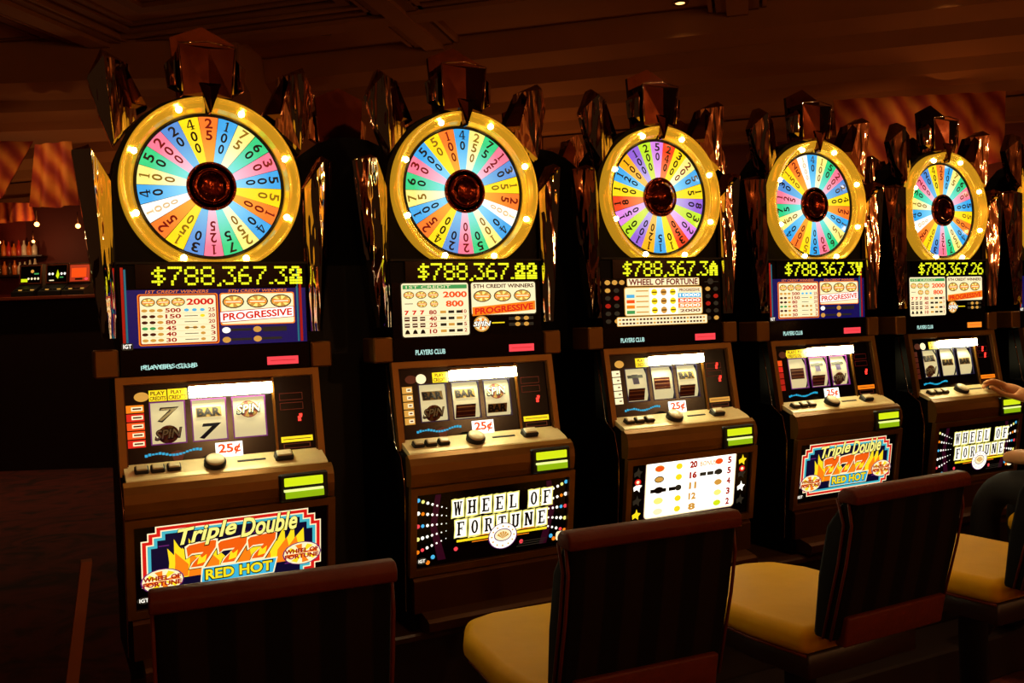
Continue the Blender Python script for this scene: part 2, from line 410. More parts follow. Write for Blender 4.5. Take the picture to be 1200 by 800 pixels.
def belly_table(a):
    a.rrect(-.188, .183, .752, .944, .014, MAGD, .0006); a.rrect(-.185, .18, .755, .942, .013, CREAM, .0008); a.rrect(-.181, .176, .759, .939, .011, HOTW, .001)
    for k, (l, r2) in enumerate((('20', '5'), ('16', '5'), ('11', '4'), ('12', '3'), ('8', '2'))):
        z = .915-.035*k; a.text(l, -.012, .018, z-.011, z+.012, REDP if k < 2 else TANL, .0016, .06); a.text(r2, .144, .160, z-.011, z+.012, REDP, .0016, .05)
        a.ell(-.132, z, .019, .011, (TANL, GREYP, INK, YELLP, CREAM)[k], .0014); a.ell(-.055, z, .013, .010, YELL if k != 2 else GREYP, .0014)
        if k < 2: a.ell(-.132, z, .016, .008, ORNGR if k == 0 else TANL, .0016)
        a.ell(.108, z, .016, .010, (ORNGR, GREYP, TANL, YELLP, LIMEL)[k], .0014)
        if k in (1, 2):
            for j in range(3):
                xx = (.03+.03*j if k == 1 else -.165+.036*j); a.rect(xx, xx+.026, z-.007, z+.005, GREYP if k == 1 else INK, .0018)
    a.text('BONUS', .03, .095, .906, .922, TANL, .0016, .02)
    for sx, xs in ((-1, -.214), (1, .208)):
        for k in range(4):
            z = .775+.045*k; a.poly([(xs-.016, z), (xs-.004, z+.006), (xs, z+.018), (xs+.005, z+.006), (xs+.017, z+.003), (xs+.008, z-.006), (xs+.008, z-.018), (xs-.003, z-.009), (xs-.014, z-.014)], (YELL, GREYP, WHITEL, GREYP)[(k+(sx > 0)) % 4], .001)
        a.ell(xs, .88, .012, .010, REDL, .0012); a.ell(xs, .88, .006, .005, CREAM, .0014)
    for k in range(6):
        x = -.17+.062*k
        a.poly([(x, .728), (x+.012, .733), (x+.016, .745), (x+.022, .733), (x+.036, .730), (x+.024, .724)], YELL if k % 2 else CREAM, .001)
    a.rrect(-.038, .055, .723, .751, .006, MAGD, .0012); a.text('SUPER', -.03, .048, .727, .749, YELL, .0016, .04)

def oval(a, x, z, rx, rz):
    a.ell(x, z, rx, rz, GREYP, .0016, 14); a.ell(x, z, rx*.9, rz*.85, TANL, .0018, 14)
    for k in range(6):
        t = k*math.pi/3; a.poly([(x, z), (x+rx*.85*math.cos(t), z+rz*.8*math.sin(t)), (x+rx*.85*math.cos(t+.5), z+rz*.8*math.sin(t+.5))], YELLP, .002)
    a.rect(x-rx*.8, x+rx*.8, z-rz*.28, z+rz*.22, ORNG, .0023); a.rect(x-rx*.7, x+rx*.7, z-rz*.12, z+rz*.08, CREAM, .0026)
def pay_blue(a):
    a.rect(-.228, .24, 1.372, 1.522, NAVY, .0006)
    for sx, xa in ((-1, -.236), (1, .222)):
        a.rect(xa, xa+.007, 1.374, 1.58, REDP, .0009); a.rect(xa+(.008 if sx < 0 else -.008), xa+(.013 if sx < 0 else -.003), 1.374, 1.575, TEALB, .0009)
    a.text('1ST CREDIT WINNERS', -.178, -.02, 1.513, 1.5205, ORNG, .0012, .01, .2); a.text('5TH CREDIT WINNERS', .03, .188, 1.5125, 1.520, ORNG, .0012, .01, .2)
    a.rrect(-.198, .003, 1.377, 1.511, .006, ORNG, .0009); a.rrect(-.195, .0, 1.379, 1.509, .005, REDP, .0011); a.rrect(-.192, -.003, 1.382, 1.506, .004, CREAM, .0013)
    for k in range(3): oval(a, -.172+.037*k, 1.4895, .0175, .0115)
    a.text('2000', -.077, -.008, 1.481, 1.498, REDL, .002, .035)
    for k, (l, r2) in enumerate((('500', '25'), ('150', '20'), ('80', '20'), ('45', '5'), ('40', '3'), ('30', '2'))):
        z = 1.468-.0155*k
        a.text(l, -.131+.0, -.131+.013*len(l), z-.0055, z+.0055, REDP, .002, .03); a.text(r2, -.018-.005*(len(r2)-1), -.006, z-.005, z+.005, REDP, .002, .02)
        for j in range(3): a.ell(-.182+.019*j, z, .0078, .0042, (TANL, BRWN, BRWN, GREENL, BRWN, TANL)[k] if j < 2 else TANL, .0017, 10)
        for j in range(3): a.ell(-.078+.02*j, z, .0065, .004, (SKYB, CREAM, CREAM, TANL, CREAM, CREAM)[k] if j < 2 else (SKYB, YELL, CREAM, TANL, TANL, TANL)[k], .0017, 8)
        if k: a.rect(-.084, -.05, z-.001, z+.0008, GREYP, .0021)
        a.rect(-.19, -.004, z-.0082, z-.0077, TANL, .0016)
    a.rrect(.008, .208, 1.424, 1.511, .006, ORNG, .0009); a.rrect(.011, .205, 1.427, 1.508, .005, CREAM, .0011)
    for k in range(3): oval(a, .043+.064*k, 1.487, .029, .018)
    a.poly([(.006, 1.431), (.206, 1.442), (.206, 1.472), (.006, 1.461)], REDP, .0028); a.poly([(.008, 1.433), (.204, 1.4435), (.204, 1.4705), (.008, 1.459)], WHITEL, .003)
    a.text('PROGRESSIVE', .014, .2, 1.4365, 1.456, REDL, .0034, .03, 0, .0105)
    for k in range(4):
        x, z = .022+.082*(k % 2), 1.411-.026*(k//2)
        a.ell(x, z, .011, .008, (WHITEL, TANL, TANL, TANL)[k], .0012); a.rect(x+.012, x+.066, z-.003, z+.0035, GREYP, .0012)
        if k == 1: a.rect(x+.016, x+.08, z-.007, z+.006, GREYP, .0011)
    a.rrect(-.240, -.212, 1.368, 1.386, .004, GREYP, .0016); a.text('IGT', -.236, -.216, 1.372, 1.383, WHITEL, .002, .02)
def pay_black(a):
    a.rrect(-.217, -.0, 1.366, 1.527, .008, GREYP, .0006); a.rrect(-.214, -.003, 1.369, 1.524, .007, CREAM, .0008)
    a.rect(-.21, -.007, 1.507, 1.519, GREENL, .001); a.text('1ST CREDIT', -.2, -.06, 1.509, 1.517, CREAM, .0012)
    for k in range(3): oval(a, -.192+.038*k, 1.490, .017, .011)
    a.text('2000', -.085, -.008, 1.481, 1.499, ORNGR, .002, .035)
    a.rect(-.205, -.18, 1.464, 1.466, GREYP, .0012); oval(a, -.152, 1.4635, .016, .010); oval(a, -.114, 1.4635, .013, .010)
    a.text('800', -.077, -.02, 1.454, 1.472, ORNGR, .002, .035)
    for k, (l, r2) in enumerate((('80', '10'), ('40', '7'), ('25', '5'), ('10', '2'))):
        z = 1.439-.0185*k
        a.text(l, -.131, -.107, z-.0065, z+.0065, REDP, .002, .03); a.text(r2, -.026+(.006 if len(r2) < 2 else 0), -.011, z-.005, z+.006, REDP, .002, .02)
        for j in range(3):
            x = -.2+.024*j
            if k == 0: a.text('7', x-.007, x+.007, z-.0065, z+.0065, REDL, .002, .05)
            elif k < 3: a.rect(x-.008, x+.008, z-.006, z+.006, BRWN, .002); a.rect(x-.007, x+.007, z-.001, z+.0015, CREAM, .0022)
            else: a.poly([(x-.008, z-.006), (x+.008, z-.006), (x+.005, z+.003), (x, z+.007), (x-.005, z+.003)], INK, .002)
            a.rect(-.096+.026*j, -.077+.026*j, z-.004, z+.004, GREYP if (k+j) % 3 else TANL, .002)
        a.rect(-.21, -.006, z-.0095, z-.0088, TANL, .0014)
    a.rrect(.004, .228, 1.424, 1.527, .008, GREYP, .0006); a.rrect(.007, .225, 1.427, 1.524, .007, CREAM, .0008)
    a.text('5TH CREDIT WINNERS', .014, .219, 1.507, 1.519, BRWN, .0012, .03)
    for k in range(3): oval(a, .043+.068*k, 1.483, .030, .018)
    a.poly([(.008, 1.424), (.222, 1.438), (.222, 1.466), (.008, 1.450)], ORNG, .003)
    a.text('PROGRESSIVE', .016, .214, 1.4275, 1.447, REDL, .0034, .035, 0, .0125)
    a.ell(.038, 1.4, .027, .024, TANL, .0012, 18); a.ell(.038, 1.4, .022, .0195, CREAM, .0014, 18)
    for k in range(6):
        t = k*math.pi/3; a.poly([(.038, 1.4), (.038+.021*math.cos(t), 1.4+.018*math.sin(t)), (.038+.021*math.cos(t+.5), 1.4+.018*math.sin(t+.5))], ORNG, .0016)
    a.text('SPIN', .008, .07, 1.391, 1.409, INK, .0019, .08, .2); a.text('SPIN', .010, .068, 1.393, 1.4075, WHITEL, .0022, .02, .2)
    a.rect(.072, .115, 1.4, 1.4035, YELL, .0012)
    for k in range(2):
        a.rect(.13, .215, 1.391+.018*k, 1.4+.018*k, GREYP, .001); a.ell(.16, 1.3955+.018*k, .009, .006, TANL, .0014); a.ell(.19, 1.3955+.018*k, .009, .006, TANL, .0014)
def pay_band(a):
    a.rrect(-.146, .152, 1.5, 1.527, .004, TANL, .001); a.rrect(-.144, .150, 1.502, 1.525, .004, CREAM, .0012)
    a.text('WHEEL OF FORTUNE', -.139, .145, 1.503, 1.524, INKR, .0016, .03)
    a.rrect(-.158, .163, 1.402, 1.497, .008, TANL, .001); a.rrect(-.155, .160, 1.404, 1.494, .007, CREAM, .0012)
    a.rect(-.057, .058, 1.405, 1.493, WHITEL, .0014)
    for k in range(3):
        for j in range(3): a.ell(-.038+.038*j, 1.479-.03*k, .013, .0115, (YELL, TANL, YELL)[j], .0017, 10); a.rect(-.048+.038*j, -.028+.038*j, 1.477-.03*k, 1.481-.03*k, BRWN, .002)
    for k, c in enumerate((CREAM, SKYB, ORNGR, ORNG, CREAM)):
        z = 1.485-.0175*k; a.rect(.06, .157, z-.008, z+.007, c, .0015); a.rect(-.15, -.06, z-.008, z+.006, CREAM, .0014)
        a.text(('PROGRESSIVE', '10000', '5000', '5000', '2000')[k], .066, .152, z-.005, z+.005, INKR if k in (0, 4) else WHITEL, .002, .02)
        a.rect(-.112, -.062, z-.003, z+.001, TANL, .0017); a.rect(-.15, -.118, z-.006, z+.005, (CREAM, SKYB, ORNGR, ORNG, GREENL)[k], .0017)
    a.rrect(-.19, .182, 1.369, 1.4, .004, TANL, .001); a.rrect(-.188, .180, 1.371, 1.398, .004, CREAM, .0012)
    for k in range(26):
        for j in range(2): a.rect(-.183+.0138*k, -.1735+.0138*k, 1.375+.0125*j, 1.381+.0125*j, BRWN if k % 5 else TANL, .0016)
    for xs in (-.205, .205):
        for k in range(5):
            for j in (-1, 1):
                a.ell(xs+.017*j, 1.487-.025*k, .011, .0075, (TANL, GREYP, REDP, GREYP, GREYP)[(k+(j > 0)) % 5], .001, 9)
        a.rect(xs-.03, xs+.03, 1.51, 1.5125, GREYP, .001)
    for k in range(3): a.ell(-.222+.028*k, 1.513, .011, .008, TANL, .0012, 10)
    a.ell(.2, 1.513, .013, .011, GREYP, .0012, 10)

SEQ_A = [('25', 'orange', INKR), ('100', 'blue', INK), ('75', 'cream', INKY), ('60', 'green', INK), ('30', 'pink', INKR), ('500', 'blue', INK), ('50', 'yellow', INKY), ('100', 'orange', INKR), ('40', 'blue', INK),
         ('250', 'cream', INKY), ('75', 'green', INK), ('125', 'pink', INKR), ('30', 'steel', INK), ('150', 'yellow', INKY), ('25', 'orange', INKR), ('1000', 'white', INKP), ('40', 'blue', INK), ('100', 'cream', INKY),
         ('50', 'green', INK), ('200', 'pink', INKR), ('20', 'steel', INK), ('400', 'yellow', INK)]
SEQ_C = [('50', 'lilac', INK), ('240', 'red', INK), ('300', 'yellow', INK), ('200', 'cream', INKR), ('50', 'blue', INK), ('15', 'yellow', INK), ('80', 'violet', INK), ('30', 'lime', INK), ('20', 'lilac', INK), ('350', 'red', INK),
         ('10', 'yellow', INK), ('15', 'blue', INK), ('120', 'amber', INK), ('100', 'violet', INK), ('20', 'lime', INK), ('150', 'lilac', INK), ('18', 'red', INK), ('100', 'yellow', INK), ('120', 'blue', INK), ('100', 'amber', INK),
         ('100', 'violet', INK), ('200', 'lime', INK)]
WZ, WR, RO = 1.796, .189, .2305

def ring_mesh(b):
    n = 96; g = .005
    cut = WZ-1.594
    def row(rfun):
        return [rfun(t) for t in ts]
    a0, a1 = R(90+1.9), R(90+360-1.9)
    ts = [a0+(a1-a0)*i/n for i in range(n+1)]
    def pt(t, r, y): return (r*math.cos(t), y, WZ+r*math.sin(t))
    def ro(t, r):
        return min(r, cut/(-math.sin(t))) if math.sin(t) < -.2 else r
    prof = [(WR+.004, 0.), (WR+.008, -.014), (WR+.013, -.020), (.2035, -.025), (.2045, -.030), (.206, -.030), (.214, -.0375), (.2225, -.041), (.2235, -.045), (.227, -.0465), (RO, -.043), (RO, .004)]
    vs, fs = [], []
    for t in ts:
        # notch edges lean outwards: shift by radius
        for r, y in prof:
            rr = ro(t, r)
            yy = y if rr > r-1e-6 or r == RO else y
            vs.append(pt(t, rr, yy))
    k = len(prof)
    for i in range(n):
        for j in range(k-1): fs.append((i*k+j, i*k+j+1, (i+1)*k+j+1, (i+1)*k+j))
    fs += [tuple(range(k)), tuple(range(n*k, n*k+k))]
    # widen the notch towards the outside
    out = []
    for x, y, z in vs:
        r = math.hypot(x, z-WZ)
        if abs(x) < .02 and z > WZ: x += (.011*(r-WR)/.04)*(1 if x > 0 else -1)
        out.append((x, y, z))
    b.add(out, fs, GOLD, True)
def wedge_mesh(b):
    h = math.pi/22*.965; n = 4
    vs = []
    for y in (0, .004):
        for r in (.058, WR):
            for i in range(n+1):
                t = math.pi/2-h+2*h*i/n; vs.append((r*math.cos(t), y, r*math.sin(t)))
    k = n+1; fs = []
    for i in range(n):
        fs += [(i, i+1, k+i+1, k+i), (2*k+i, 3*k+i, 3*k+i+1, 2*k+i+1), (k+i, k+i+1, 3*k+i+1, 3*k+i), (i, 2*k+i, 2*k+i+1, i+1)]
    fs += [(0, k, 3*k, 2*k), (k-1, 2*k-1, 4*k-1, 3*k-1)]
    b.add(vs, fs, WEDGE['white'])
def fin(b, front, crease, back_y, m):
    """a cut-crystal shard: (x,y,z) outline points around, a raised crease line, a flat back"""
    n = len(front)
    vs = list(front)+[(x, back_y, z) for x, y, z in front]+list(crease)
    c0, c1 = 2*n, 2*n+1
    fs = [tuple(range(2*n-1, n-1, -1))]
    for i in range(n):
        j = (i+1) % n; fs.append((i, j, n+j, n+i))
    # front facets: fan to the nearer crease end
    for i in range(n):
        j = (i+1) % n
        zi, zj = front[i][2], front[j][2]
        d = lambda p, c: abs(p[2]-c[2])
        ei = c0 if d(front[i], crease[0]) < d(front[i], crease[1]) else c1
        ej = c0 if d(front[j], crease[0]) < d(front[j], crease[1]) else c1
        if ei == ej: fs.append((i, j, ei))
        else: fs.append((i, j, ej, ei))
    b.add(vs, fs, m)

def dots_mesh(seq, b):
    x = -.158; cw, ch = .0058, .0072
    for c in seq:
        if c in ',.':
            for dx, dz in ((0, 0), (cw, 0)) if c == '.' else ((cw, 0), (0, -ch*.6), (cw, -ch*.6)):
                b.box(x+dx-.0026, x+dx+.0018, -.0165, -.0145, 1.5335+dz, 1.5385+dz, LEDY)
            x += cw*2+.004; continue
        g = DOT[c].split()
        for r_ in range(7):
            for q in range(5):
                if g[r_][q] == '1':
                    xx, zz = x+q*cw*1.22, 1.579-r_*ch
                    b.box(xx-.0031, xx+.0031, -.0165, -.0145, zz-.003, zz+.003, LEDY)
        x += 5*cw*1.22+.0055

def machine(i, loc, rz, kind, shell=False, label='', group=None, seq='$788,367.32', rot=0, lab5=None):
    BZ = .55
    root = empty('slot_machine', (loc[0], loc[1], BZ+loc[2]), rz, label=label, cat='slot machine', group=group)
    off = (0, 0, -BZ)
    def part(name, key, fn, parent=root, fix=True, **k):
        o = link(name, shared(name+'|'+key, fn, fix), parent, off if parent is root else (0, 0, 0), **k)
        return o
    def cab(b):
        b.profile_x([(.27, .55), (.27, 1.30), (-.004, 1.30), (-.012, 1.292), (.03, 1.285), (.03, 1.075), (-.05, 1.068), (-.122, 1.04), (-.146, 1.0), (-.140, .956), (-.106, .72), (-.10, .55)], -.256, .256, BLK)
    part('cabinet', 'a', cab)
    def top(b):
        pts = [(-.244, 1.30), (.244, 1.30), (.244, 1.78)]
        for k in range(13):
            t = R(4+172*k/12); pts.append((.245*math.cos(t), WZ+.245*math.sin(t)))
        pts.append((-.244, 1.78))
        b.profile_y(pts, .004, .16, BLK)
        b.box(-.244, .244, -.008, .004, 1.30, 1.594, BLK)
    part('top_box', 'a', top)
    # crystal fins
    for sx in (-1, 1):
        def lo(b):
            fin(b, [(sx*x, y, z) for x, y, z in ((.250, -.018, 1.40), (.282, -.018, 1.40), (.308, -.016, 1.622), (.322, -.012, 1.76), (.335, -.008, 1.876), (.297, -.03, 1.888), (.248, -.018, 1.80))],
                [(sx*.268, -.045, 1.40), (sx*.294, -.075, 1.870)], .025, CHROME)
        part('fin', 'lo%d' % sx, lo)
        def hi(b):
            fin(b, [(sx*x, y, z) for x, y, z in ((.238, -.01, 1.89), (.268, -.008, 1.97), (.292, .0, 2.062), (.258, -.012, 2.135), (.192, .0, 2.105), (.178, -.005, 1.966))],
                [(sx*.238, -.035, 1.90), (sx*.254, -.05, 2.11)], .025, CHROME)
        part('fin', 'hi%d' % sx, hi)
        def mid(b):
            fin(b, [(sx*x, y, z) for x, y, z in ((.150, .01, 2.0), (.196, .01, 1.97), (.232, .0, 2.065), (.205, -.01, 2.108))], [(sx*.19, -.02, 2.0), (sx*.212, -.03, 2.085)], .05, SMOKE)
        part('shard', 'mid%d' % sx, mid)
        def sm(b):
            fin(b, [(sx*x, y, z) for x, y, z in ((.070, -.01, 2.045), (.098, -.005, 2.058), (.104, 0., 2.116), (.076, -.01, 2.142))], [(sx*.082, -.025, 2.055), (sx*.082, -.03, 2.12)], .02, CHROME)
        part('shard', 'sm%d' % sx, sm)
        def br(b): b.bbox(min(sx*.248, sx*.306), max(sx*.248, sx*.306), -.022, .08, 1.299, 1.371, BRONZE, .004)
        part('side_bracket', '%d' % sx, br)
    def crown(b):
        fin(b, [(-.064, -.025, 2.03), (.060, -.025, 2.03), (.071, -.035, 2.160), (-.071, -.035, 2.160)], [(-.001, -.045, 2.04), (-.001, -.05, 2.15)], .03, SMOKE)
    part('crown_box', 'a', crown)
    def crownp(b): b.profile_y([(-.072, 2.03), (.072, 2.03), (.083, 2.192), (-.002, 2.232), (-.085, 2.195)], .034, .046, SMOKE)
    part('crown_plate', 'a', crownp)
    def crowne(b):
        b.tube([(-.072, -.037, 2.163), (0, -.046, 2.170), (.072, -.037, 2.163)], .0022, CHROME, 6)
        b.tube([(-.066, -.03, 2.04), (-.073, -.037, 2.163)], .0022, CHROME, 6); b.tube([(.062, -.03, 2.04), (.073, -.037, 2.163)], .0022, CHROME, 6)
    part('crown_trim', 'a', crowne)
    if shell: return root
    # --- wheel
    w = part('wheel', 'a', lambda b: b.lathe([(.0, .001), (.196, .001), (.196, .004), (0, .004)], (0, 0, WZ), BLKM, 48))
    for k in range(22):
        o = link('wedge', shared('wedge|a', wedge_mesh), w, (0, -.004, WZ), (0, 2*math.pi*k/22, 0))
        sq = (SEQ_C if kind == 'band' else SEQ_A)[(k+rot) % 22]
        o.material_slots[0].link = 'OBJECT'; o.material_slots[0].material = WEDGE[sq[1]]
    for k in range(22):
        t, _, m = (SEQ_C if kind == 'band' else SEQ_A)[(k+rot) % 22]
        def num(b, t=t, m=m):
            hgt = .0265 if len(t) < 4 else .019; step = .0315 if len(t) < 4 else .0225
            for j, c in enumerate(t):
                r0 = WR-.0075-hgt-step*j; wd = (.0195-.0027*j)*(.45 if c == '1' else 1)
                if c == '1':
                    for pg in ([(.38, 0), (.62, 0), (.62, 1), (.45, 1), (.38, .93)], [(.22, 0), (.78, 0), (.78, .1), (.22, .1)], [(.2, .8), (.4, .86), (.4, .98), (.2, .88)]): b.add([((u-.5)*.0195, 0, r0+v*hgt) for u, v in pg], [tuple(range(len(pg)))], m)
                    continue
                if c == '4':
                    for pg in ([(.58, 0), (.8, 0), (.8, 1), (.58, 1)], [(.0, .25), (1, .25), (1, .36), (.0, .36)], [(.0, .36), (.17, .36), (.7, 1), (.5, 1)], [(.42, 0), (.96, 0), (.96, .08), (.42, .08)]): b.add([((u-.5)*wd, 0, r0+v*hgt) for u, v in pg], [tuple(range(len(pg)))], m)
                    continue
                vs, fs = glyphs(c, .022)
                b.add([((u-.5)*wd, 0, r0+v*hgt) for u, v in vs], fs, m)
        link('numeral', shared('numeral|%s%s' % (t, m.name), num, False), w, (0, -.0056, WZ), (0, 2*math.pi*k/22, 0))
    part('wheel_rim', 'a', lambda b: b.lathe([(WR-.003, -.004), (WR-.002, -.009), (WR+.004, -.010), (WR+.007, -.004)], (0, 0, WZ), BLKM, 64, cap=False), w)
    if kind == 'band':
        part('hub', 'c', lambda b: b.lathe([(.064, -.004), (.066, -.016), (.060, -.022), (.056, -.018), (.046, -.030), (.030, -.042), (.012, -.047), (0, -.048)], (0, 0, WZ), HUBM, 40), w, label='bronze domed wheel hub')
    else:
        part('hub_collar', 'a', lambda b: b.lathe([(.064, -.004), (.065, -.014), (.061, -.018), (.057, -.016), (.055, -.006)], (0, 0, WZ), HUBM, 40, cap=False), w)
        part('hub', 'a', lambda b: b.lathe([(.056, -.005), (.048, -.016), (.040, -.021), (.036, -.016), (.020, -.012), (0, -.011)], (0, 0, WZ), HUBM, 40), w)
    ring = part('wheel_ring', 'a', ring_mesh)
    for k in range(8):
        t = R(22+45*k); r = .2085
        link('bulb', shared('bulb|a', lambda b: b.lathe([(0, -.008), (.0055, -.006), (.008, 0), (.008, .006), (0, .006)], (0, 0, 0), BULB, 10)), ring, (r*math.cos(t), -.036, WZ+r*math.sin(t)))
    part('pointer', 'a', lambda b: fin(b, [(-.026, -.045, 2.062), (-.002, -.045, 1.985), (.002, -.045, 1.985), (.030, -.045, 2.062)], [(0, -.05, 2.0), (0, -.056, 2.05)], -.02, SMOKE))
    # --- jackpot read-out
    dsp = part('jackpot_display', 'a', lambda b: b.box(-.2, .216, -.0145, -.008, 1.526, 1.588, GLOSSBLK))
    part('lit_dots', seq, lambda b: dots_mesh([c for c in seq], b), dsp, kind='stuff')
    part('display_shade', 'a', lambda b: b.box(-.246, .246, -.02, -.008, 1.5885, 1.594, BLKM))
    # --- pay glass
    pg = part('pay_glass', kind, lambda b: b.box(-.243, .243, -.0125, -.008, 1.367, 1.5255, DKART))
    def pa(b):
        a = Art(-.0125, 1.53, -.0125, 1.36); {'blue': pay_blue, 'black': pay_black, 'band': pay_band}[kind](a)
        b.__dict__.update(a.__dict__)
    part('printed_pay_table', kind, pa, pg, False, kind='stuff')
    # --- card reader strip
    st = part('reader_strip', 'a', lambda b: b.box(-.244, .244, -.0135, -.008, 1.300, 1.367, GLOSSBLK))
    def club(b):
        a = Art(-.0135, 1.37, -.0135, 1.30)
        if i == 0:
            a.text('PLAYERS CLUB', -.196, -.062, 1.315, 1.326, LEDTXT, .001, .01); a.text('PLAYERS CLUB', -.19, -.056, 1.317, 1.328, LEDTXT, .001, .01)
        else: a.text('PLAYERS CLUB', -.178, -.084, 1.316, 1.331, LEDTXT, .001, .03)
        b.__dict__.update(a.__dict__)
    part('led_text', 'm0' if i == 0 else 'a', club, st, False)
    def red(b):
        b.box(.127, .212, -.0165, -.0135, 1.312, 1.334, AMBERR if i == 4 else PINKR); b.box(.135, .204, -.0169, -.0165, 1.3225, 1.324, REDP)
    part('reader_display', 'amber' if i == 4 else 'red', red, st)
    # --- reel door
    pl = REELP
    def rf(b):
        a = Art(*pl); a.frame(-.261, .261, 1.05, 1.297, .018, BRONZE, -.006, .014); a.frame(-.246, .246, 1.062, 1.283, .006, BRONZED, -.004, .009)
        b.__dict__.update(a.__dict__)
    part('reel_frame', 'a', rf)
    def rp(b):
        a = Art(*pl)
        # black art glass with three windows
        xs = [(-.182, -.096), (-.080, .008), (.024, .111)]
        z0, z1 = 1.124, 1.231
        a.slab(-.243, .243, z1, 1.281, DKART, -.002, .0); a.slab(-.243, .243, 1.068, z0, DKART, -.002, .0)
        e = [-.243]+[q for p in xs for q in p]+[.243]
        for k in range(0, 8, 2): a.slab(e[k], e[k+1], z0, z1, DKART, -.002, .0)
        b.__dict__.update(a.__dict__)
    panel = part('reel_panel', 'a', rp)
    def divider(b):
        a = Art(*pl); a.slab(.131, .137, 1.075, 1.279, BRONZE, 0, .006); b.__dict__.update(a.__dict__)
    part('divider', 'a', divider, panel)
    def lamp(b):
        a = Art(*pl); a.slab(-.083, .128, 1.237, 1.264, LAMPW, 0, .024); b.__dict__.update(a.__dict__)
    part('lamp_bar', 'a', lamp, panel)
    def lampt(b):
        a = Art(*pl); a.slab(-.086, .131, 1.264, 1.269, BRONZE, 0, .028); b.__dict__.update(a.__dict__)
    part('lamp_cap', 'a', lampt, panel)
    for k, (xa, xb) in enumerate(((-.186, -.092), (-.084, .012), (.020, .115))):
        def reel(b, xa=xa, xb=xb):
            a = Art(*pl); n = 10; vs = []; 
            for j in range(n+1):
                t = -1+2*j/n; z = 1.1775+.062*t; d = -.006-.022*t*t
                vs += [a.P(xa, z, d), a.P(xb, z, d)]
            b.add(vs, [(2*j, 2*j+1, 2*j+3, 2*j+2) for j in range(n)], REELW, True)
        part('reel', str(k), reel, panel, False)
        def rim(b, xa=xa, xb=xb):
            a = Art(*pl); c = PURP if kind == 'blue' else NAVYD
            a.frame(xa+.003, xb-.003, 1.1225, 1.2325, .003, c, -.004, .001); b.__dict__.update(a.__dict__)
        part('window_rim', kind+str(k), rim, panel)
        sym = [[('7', 1), ('S', 0)], [('B', 1), ('7', 0)], [('S', 1), ('', 0)]] if i in (0, 5) else \
              [[('B', 1), ('S', 0)], [('B', 1), ('R', 0)], [('S', 1), ('B', 0)]] if i == 1 else \
              [[('D', 1), ('R', 0)], [('R', .6), ('', 0)], [('B', 1), ('R', 0)]] if i == 2 else \
              [[('R', .6), ('', 0)], [('D', 1), ('R', 0)], [('D', 1), ('S', 0)]] if i == 3 else [[('b', 1), ('S', 0)], [('B', .6), ('', 0)], [('B', .6), ('', 0)]]
        def symb(b, xa=xa, xb=xb, q=sym[k]):
            a = ReelArt(*pl); xm = (xa+xb)/2
            for c, p in q:
                z = 1.148+.05*p; D = .0012
                if c == '7': a.text('7', xm-.026, xm+.03, z-.019, z+.02, INK, D+.0008, .03, .2); a.text('7', xm-.022, xm+.026, z-.015, z+.017, mat('slate_blue_ink', (40, 60, 90), .5) if k else mat('cream_ink', (200, 190, 150), .5), D+.0016, .0, .2)
                if c == 'S':
                    a.ell(xm, z, .026, .023, mat('dark_rust_ink', (120, 50, 40), .5), D+.0006, 18)
                    for j in range(6): t = j*math.pi/3; a.poly([(xm, z), (xm+.024*math.cos(t), z+.021*math.sin(t)), (xm+.024*math.cos(t+.5), z+.021*math.sin(t+.5))], mat('grey_gold_ink', (150, 120, 60), .5), D+.0009)
                    a.text('SPIN', xm-.034, xm+.034, z-.015, z+.013, INK, D+.0014, .06, .2, .004); a.text('SPIN', xm-.032, xm+.032, z-.012, z+.011, mat('pale_grey_ink', (190, 200, 190), .5), D+.002, .01, .2, .004)
                if c in 'Bb' and c: 
                    a.rect(xm-.032, xm+.032, z-.013, z+.013, mat('grey_gold_ink', (150, 120, 60), .5), D+.0008); a.text('BAR', xm-.03, xm+.03, z-.011, z+.011, INK, D+.0014, .04)
                if c == 'R':
                    a.rect(xm-.032, xm+.032, z-.02, z+.018, mat('dark_maroon_ink', (84, 22, 20), .5), D+.0008)
                    for j in range(3): a.rect(xm-.03, xm+.03, z-.015+.012*j, z-.012+.012*j, mat('tan_ink', (170, 120, 80), .5), D+.0014)
                if c == 'D': a.rect(xm-.03, xm+.03, z+.002, z+.012, GREYP, D+.0008); a.rect(xm-.012, xm+.012, z-.018, z+.014, mat('slate_violet_ink', (90, 80, 120), .5), D+.0012)
            b.__dict__.update(a.__dict__)
        part('reel_symbol', '%d_%d' % (i if i < 5 else 0, k), symb, panel, False)
    def labels(b):
        a = Art(*pl)
        cs = {0: (ORNG, REDL, ORNGR, ORNGR, REDL), 1: (TANL,)*5, 2: (CREAM,)*5, 3: (ORNGR, REDL, REDP, REDP, REDP), 4: (BRWN,)*5, 5: (ORNG, REDL, ORNGR, ORNGR, REDL)}[i]
        x0, x1 = (-.238, -.196) if i in (0, 5) else (-.232, -.202) if i < 3 else (-.232, -.212)
        for k in range(5):
            z = 1.2175-.022*k; a.slab(x0, x1, z-.0095, z+.0095, cs[k], 0, .002); 
            if i < 3: a.rect(x0+.012, x1-.003, z-.005, z+.005, CREAM, .0026); a.rect(x0+.015, x1-.006, z-.002, z+.002, BRWN, .003)
        b.__dict__.update(a.__dict__)
    part('credit_labels', str(i), labels, panel, False, kind='stuff')
